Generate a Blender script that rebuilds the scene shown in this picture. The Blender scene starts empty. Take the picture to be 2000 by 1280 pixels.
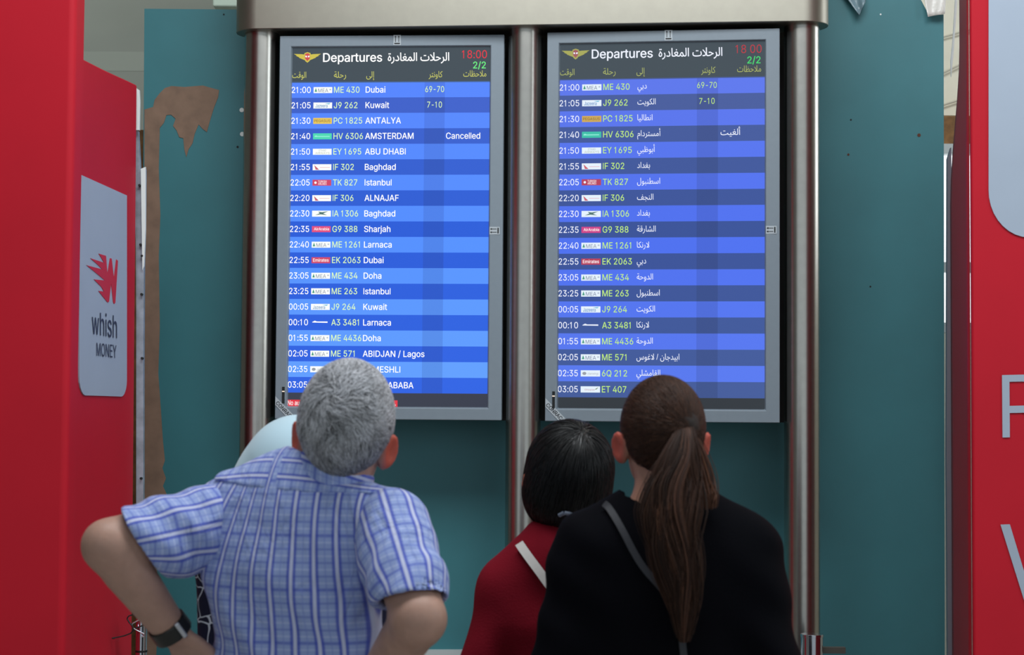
import bpy, math, random, unicodedata
import numpy as np
from mathutils import Matrix, Vector
from mathutils.geometry import delaunay_2d_cdt, interpolate_bezier

random.seed(7)
rng = np.random.default_rng(7)
S = bpy.context.scene
C = S.collection
rad = math.radians


def srgb(r, g, b, k=1.0):
    return tuple((c / 12.92 if c <= .04045 else ((c + .055) / 1.055) ** 2.4) * k for c in (r / 255, g / 255, b / 255))


# ------------------------------------------------------------------ camera, world, lamps, exposure
FP = 3571.0                                   # focal length in pixels of the 2000 px wide frame
PITCH, ROLL = math.atan(170 / FP), 0.007
CAM = np.array([0, 0, 1.6])
_f = np.array([0, math.cos(PITCH), math.sin(PITCH)])
_u0 = np.array([0, -math.sin(PITCH), math.cos(PITCH)])
_r0 = np.array([1.0, 0, 0])
_r = _r0 * math.cos(ROLL) + _u0 * math.sin(ROLL)
_u = -_r0 * math.sin(ROLL) + _u0 * math.cos(ROLL)


def ray(px, py):
    return _f * FP + _r * (px - 1000) - _u * (py - 640)


def un(px, py, Y):
    """world point seen at a photo pixel, on the depth Y"""
    d = ray(px, py)
    return CAM + d * (Y / d[1])


photo_point = un


def on_plane(px, py, p0, n):
    d = ray(px, py)
    return CAM + d * (np.dot(p0 - CAM, n) / np.dot(d, n))


cam = bpy.data.cameras.new('camera')
cam.sensor_width = 36
cam.lens = FP / 2000 * 36
cam.dof.use_dof = True
cam.dof.focus_distance = 5.95
cam.dof.aperture_fstop = 7.0
cam_o = bpy.data.objects.new('camera', cam)
C.objects.link(cam_o)
M = Matrix.Identity(4)
for i in range(3):
    M[i][0], M[i][1], M[i][2], M[i][3] = _r[i], _u[i], -_f[i], CAM[i]
cam_o.matrix_world = M
S.camera = cam_o

w = bpy.data.worlds.new('hall_daylight')
S.world = w
w.use_nodes = True
w.node_tree.nodes['Background'].inputs[0].default_value = (.80, .92, 1.0, 1)
w.node_tree.nodes['Background'].inputs[1].default_value = 0.80


def area(name, loc, target, sx, sy, power, col):
    l = bpy.data.lights.new(name, 'AREA')
    l.shape = 'RECTANGLE'
    l.size, l.size_y, l.energy, l.color = sx, sy, power, col
    o = bpy.data.objects.new(name, l)
    C.objects.link(o)
    o.location = loc
    o.rotation_euler = (Vector(target) - Vector(loc)).to_track_quat('-Z', 'Y').to_euler()
    return o


area('ceiling_lamp_hall', (0.2, 3.4, 4.75), (0.2, 5.2, 1.6), 3.6, 1.6, 168, (.92, .97, 1.0))
area('window_daylight', (4.6, 2.6, 3.2), (0.2, 5.6, 2.2), 1.2, 2.2, 50, (.82, .93, 1.0))
area('fill_light_behind', (2.6, 7.6, 4.7), (2.2, 7.4, 1.5), 1.2, 1.0, 60, (1.0, .96, .86))  # added fill light, brightens the cream wall behind the hoarding
area('ceiling_lamp_far', (-2.8, 7.4, 4.7), (-2.6, 9.0, 2.5), 1.6, .8, 16, (.95, 1.0, .95))  # added fill light to lift the grey far wall

S.view_settings.view_transform = 'Standard'
S.view_settings.look = 'None'
S.view_settings.exposure = 0.0
S.view_settings.gamma = 1.0
S.view_settings.use_curve_mapping = False

# ------------------------------------------------------------------ materials
MATS = {}


def mat(name, col, rough=.5, metal=0.0, spec=.5, noise=0.0, nscale=8.0, bump=0.0, bscale=60.0, emit=None, attr=False,
        sss=0.0, coat=0.0, sheen=0.0, aniso=0.0):
    if name in MATS:
        return MATS[name]
    m = bpy.data.materials.new(name)
    m.use_nodes = True
    nt = m.node_tree
    p = nt.nodes['Principled BSDF']
    p.inputs['Base Color'].default_value = (*col, 1)
    p.inputs['Roughness'].default_value = rough
    p.inputs['Metallic'].default_value = metal
    p.inputs['Specular IOR Level'].default_value = spec
    p.inputs['Coat Weight'].default_value = coat
    p.inputs['Sheen Weight'].default_value = sheen
    p.inputs['Anisotropic'].default_value = aniso
    if sss:
        p.inputs['Subsurface Weight'].default_value = sss
        p.inputs['Subsurface Radius'].default_value = (.012, .004, .002)
        p.inputs['Subsurface Scale'].default_value = 1.0
    if emit:
        p.inputs['Emission Color'].default_value = (*emit, 1)
        p.inputs['Emission Strength'].default_value = 1.0
    tc = nt.nodes.new('ShaderNodeTexCoord')
    src = None
    if attr:
        a = nt.nodes.new('ShaderNodeAttribute')
        a.attribute_name = 'Col'
        src = a.outputs['Color']
        nt.links.new(src, p.inputs['Base Color'])
    if noise:
        n = nt.nodes.new('ShaderNodeTexNoise')
        n.inputs['Scale'].default_value = nscale
        n.inputs['Detail'].default_value = 6
        nt.links.new(tc.outputs['Object'], n.inputs['Vector'])
        mr = nt.nodes.new('ShaderNodeMapRange')
        mr.inputs['From Min'].default_value, mr.inputs['From Max'].default_value = .3, .7
        mr.inputs['To Min'].default_value, mr.inputs['To Max'].default_value = 1 - noise, 1 + noise
        nt.links.new(n.outputs['Fac'], mr.inputs['Value'])
        mx = nt.nodes.new('ShaderNodeMix')
        mx.data_type, mx.blend_type = 'RGBA', 'MULTIPLY'
        mx.inputs['Factor'].default_value = 1
        if src:
            nt.links.new(src, mx.inputs['A'])
        else:
            mx.inputs['A'].default_value = (*col, 1)
        nt.links.new(mr.outputs['Result'], mx.inputs['B'])
        nt.links.new(mx.outputs['Result'], p.inputs['Base Color'])
    if bump:
        n = nt.nodes.new('ShaderNodeTexNoise')
        n.inputs['Scale'].default_value = bscale
        n.inputs['Detail'].default_value = 4
        nt.links.new(tc.outputs['Object'], n.inputs['Vector'])
        b = nt.nodes.new('ShaderNodeBump')
        b.inputs['Strength'].default_value = bump
        b.inputs['Distance'].default_value = .01
        nt.links.new(n.outputs['Fac'], b.inputs['Height'])
        nt.links.new(b.outputs['Normal'], p.inputs['Normal'])
    MATS[name] = m
    return m


def lit(r, g, b, k=1.0):
    """a colour the display panel shows"""
    n = 'display_%d_%d_%d_%d' % (r, g, b, int(k * 100))
    return mat(n, (.012, .012, .014), rough=.22, spec=.35, emit=srgb(r, g, b, k))


TEAL = mat('teal_paint', srgb(58, 122, 130), .5, noise=.10, nscale=2.2, bump=.04, bscale=25)
PEEL = mat('bare_board', srgb(136, 110, 92), .8, noise=.15, nscale=20)
WOOD = mat('raw_timber', srgb(128, 92, 52), .75, noise=.35, nscale=30)
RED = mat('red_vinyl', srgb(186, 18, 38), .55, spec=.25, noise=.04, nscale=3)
REDS = mat('dark_red_vinyl', srgb(150, 22, 34), .5, spec=.35, noise=.06, nscale=3)  # red vinyl darkened, shade of the unlit booth side put into the colour
SIGN = mat('pale_sign_face', srgb(160, 171, 187), .5, noise=.02)
LOGO = mat('logo_red', srgb(196, 22, 40), .45)
INK = mat('logo_ink', srgb(48, 52, 72), .5)
ALU = mat('aluminium', srgb(175, 188, 200), .45, metal=.6, noise=.2, nscale=30)
WHITEP = mat('white_torn_vinyl', srgb(226, 234, 232), .5)
STEEL = mat('brushed_steel', srgb(176, 172, 165), .27, metal=1.0, noise=.04, nscale=40)
STEELC = mat('brushed_steel_cap', srgb(162, 157, 145), .42, metal=1.0, noise=.03, nscale=30)
CHROME = mat('chrome', srgb(200, 202, 210), .15, metal=1.0)
BEZ = mat('grey_bezel', srgb(127, 139, 149), .5, noise=.02, nscale=50)
BLACK = mat('black_housing', srgb(14, 16, 16), .5)
BLK2 = mat('black_plastic', srgb(18, 19, 20), .4)
STICK = mat('sticker_paper', srgb(178, 186, 192), .6)
CABLE = mat('grey_cable', srgb(110, 130, 138), .5)

# ------------------------------------------------------------------ mesh building


class MB:
    def __init__(s):
        s.v, s.f, s.m, s.mats = [], [], [], []

    def slot(s, m):
        if m not in s.mats:
            s.mats.append(m)
        return s.mats.index(m)

    def add(s, vs, fs, m):
        o, k = len(s.v), s.slot(m)
        s.v += [tuple(map(float, v)) for v in vs]
        s.f += [tuple(i + o for i in f) for f in fs]
        s.m += [k] * len(fs)

    def box(s, lo, hi, m):
        (a, b, c), (d, e, f) = lo, hi
        s.add([(a, b, c), (d, b, c), (d, e, c), (a, e, c), (a, b, f), (d, b, f), (d, e, f), (a, e, f)],
              [(0, 3, 2, 1), (4, 5, 6, 7), (0, 1, 5, 4), (1, 2, 6, 5), (2, 3, 7, 6), (3, 0, 4, 7)], m)

    def prism(s, pts, off, m):
        """closed polygon of world points, thickened along off"""
        n = len(pts)
        P = [np.array(p, float) for p in pts]
        off = np.array(off, float)
        s.add(P + [p + off for p in P],
              [tuple(range(n)), tuple(range(2 * n - 1, n - 1, -1))] + [(i, i + n, (i + 1) % n + n, (i + 1) % n) for i in range(n)], m)

    def poly(s, pts, m):
        s.add(pts, [tuple(range(len(pts)))], m)

    def cyl(s, p0, p1, r0, m, r1=None, n=24, caps=True):
        r1 = r0 if r1 is None else r1
        p0, p1 = np.array(p0, float), np.array(p1, float)
        ax = (p1 - p0) / np.linalg.norm(p1 - p0)
        a = np.cross(ax, (0, 0, 1.0) if abs(ax[2]) < .9 else (1.0, 0, 0))
        a /= np.linalg.norm(a)
        b = np.cross(ax, a)
        vs, fs = [], []
        for p, r in ((p0, r0), (p1, r1)):
            vs += [p + r * (math.cos(t) * a + math.sin(t) * b) for t in np.arange(n) * 2 * math.pi / n]
        fs = [(i, i + n, (i + 1) % n + n, (i + 1) % n) for i in range(n)]
        if caps:
            fs += [tuple(range(n)), tuple(range(2 * n - 1, n - 1, -1))]
        s.add(vs, fs, m)

    def tube(s, pts, r, m, n=8):
        for a, b in zip(pts[:-1], pts[1:]):
            s.cyl(a, b, r, m, n=n)

    def build(s, name, parent=None, smooth=False, bevel=0.0, seg=2, loc=None):
        me = bpy.data.meshes.new(name)
        me.from_pydata(s.v, [], s.f)
        for m in s.mats:
            me.materials.append(m)
        me.polygons.foreach_set('material_index', s.m)
        o = bpy.data.objects.new(name, me)
        C.objects.link(o)
        if parent:
            o.parent = parent
        if loc is not None:
            o.location = loc
        if smooth or bevel:
            me.polygons.foreach_set('use_smooth', [True] * len(me.polygons))
            md = o.modifiers.new('edge', 'BEVEL')
            md.width, md.segments, md.limit_method, md.angle_limit = max(bevel, .0004), seg, 'ANGLE', rad(40)
            md.harden_normals = True
        return o


def wrap(ref, mb):
    """shift world-space vertices into the frame of an unrotated parent"""
    l = ref.location
    mb.v = [(v[0] - l[0], v[1] - l[1], v[2] - l[2]) for v in mb.v]
    return mb


def tag(o, label, cat, group=None):
    o['label'], o['category'] = label, cat
    if group:
        o['group'] = group
    return o


def thing(name, label, cat, loc=(0, 0, 0), rz=0.0, group=None):
    o = bpy.data.objects.new(name, None)
    o.empty_display_size = .1
    C.objects.link(o)
    o.location = loc
    o.rotation_euler = (0, 0, rz)
    return tag(o, label, cat, group)


def struct(o):
    o['kind'] = 'structure'
    return o


# ---- lettering
_form = {}
for cp in range(0xFE70, 0xFEFD):
    d = unicodedata.decomposition(chr(cp)).split()
    if len(d) >= 2:
        _form[(d[0], ''.join(chr(int(x, 16)) for x in d[1:]))] = chr(cp)


def arabic(s):
    s2, i = [], 0
    while i < len(s):
        if s[i] == '\u0644' and i + 1 < len(s) and ('<isolated>', s[i:i + 2]) in _form:
            s2.append(s[i:i + 2]); i += 2
        else:
            s2.append(s[i]); i += 1
    fwd = lambda c: ('<initial>', c) in _form
    back = lambda c: ('<final>', c) in _form
    out = []
    for k, c in enumerate(s2):
        p = k > 0 and fwd(s2[k - 1]) and back(c)
        n = k + 1 < len(s2) and fwd(c) and back(s2[k + 1])
        t = '<medial>' if p and n else '<final>' if p else '<initial>' if n else '<isolated>'
        out.append(_form.get((t, c), c))
    return ''.join(reversed(out))


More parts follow.
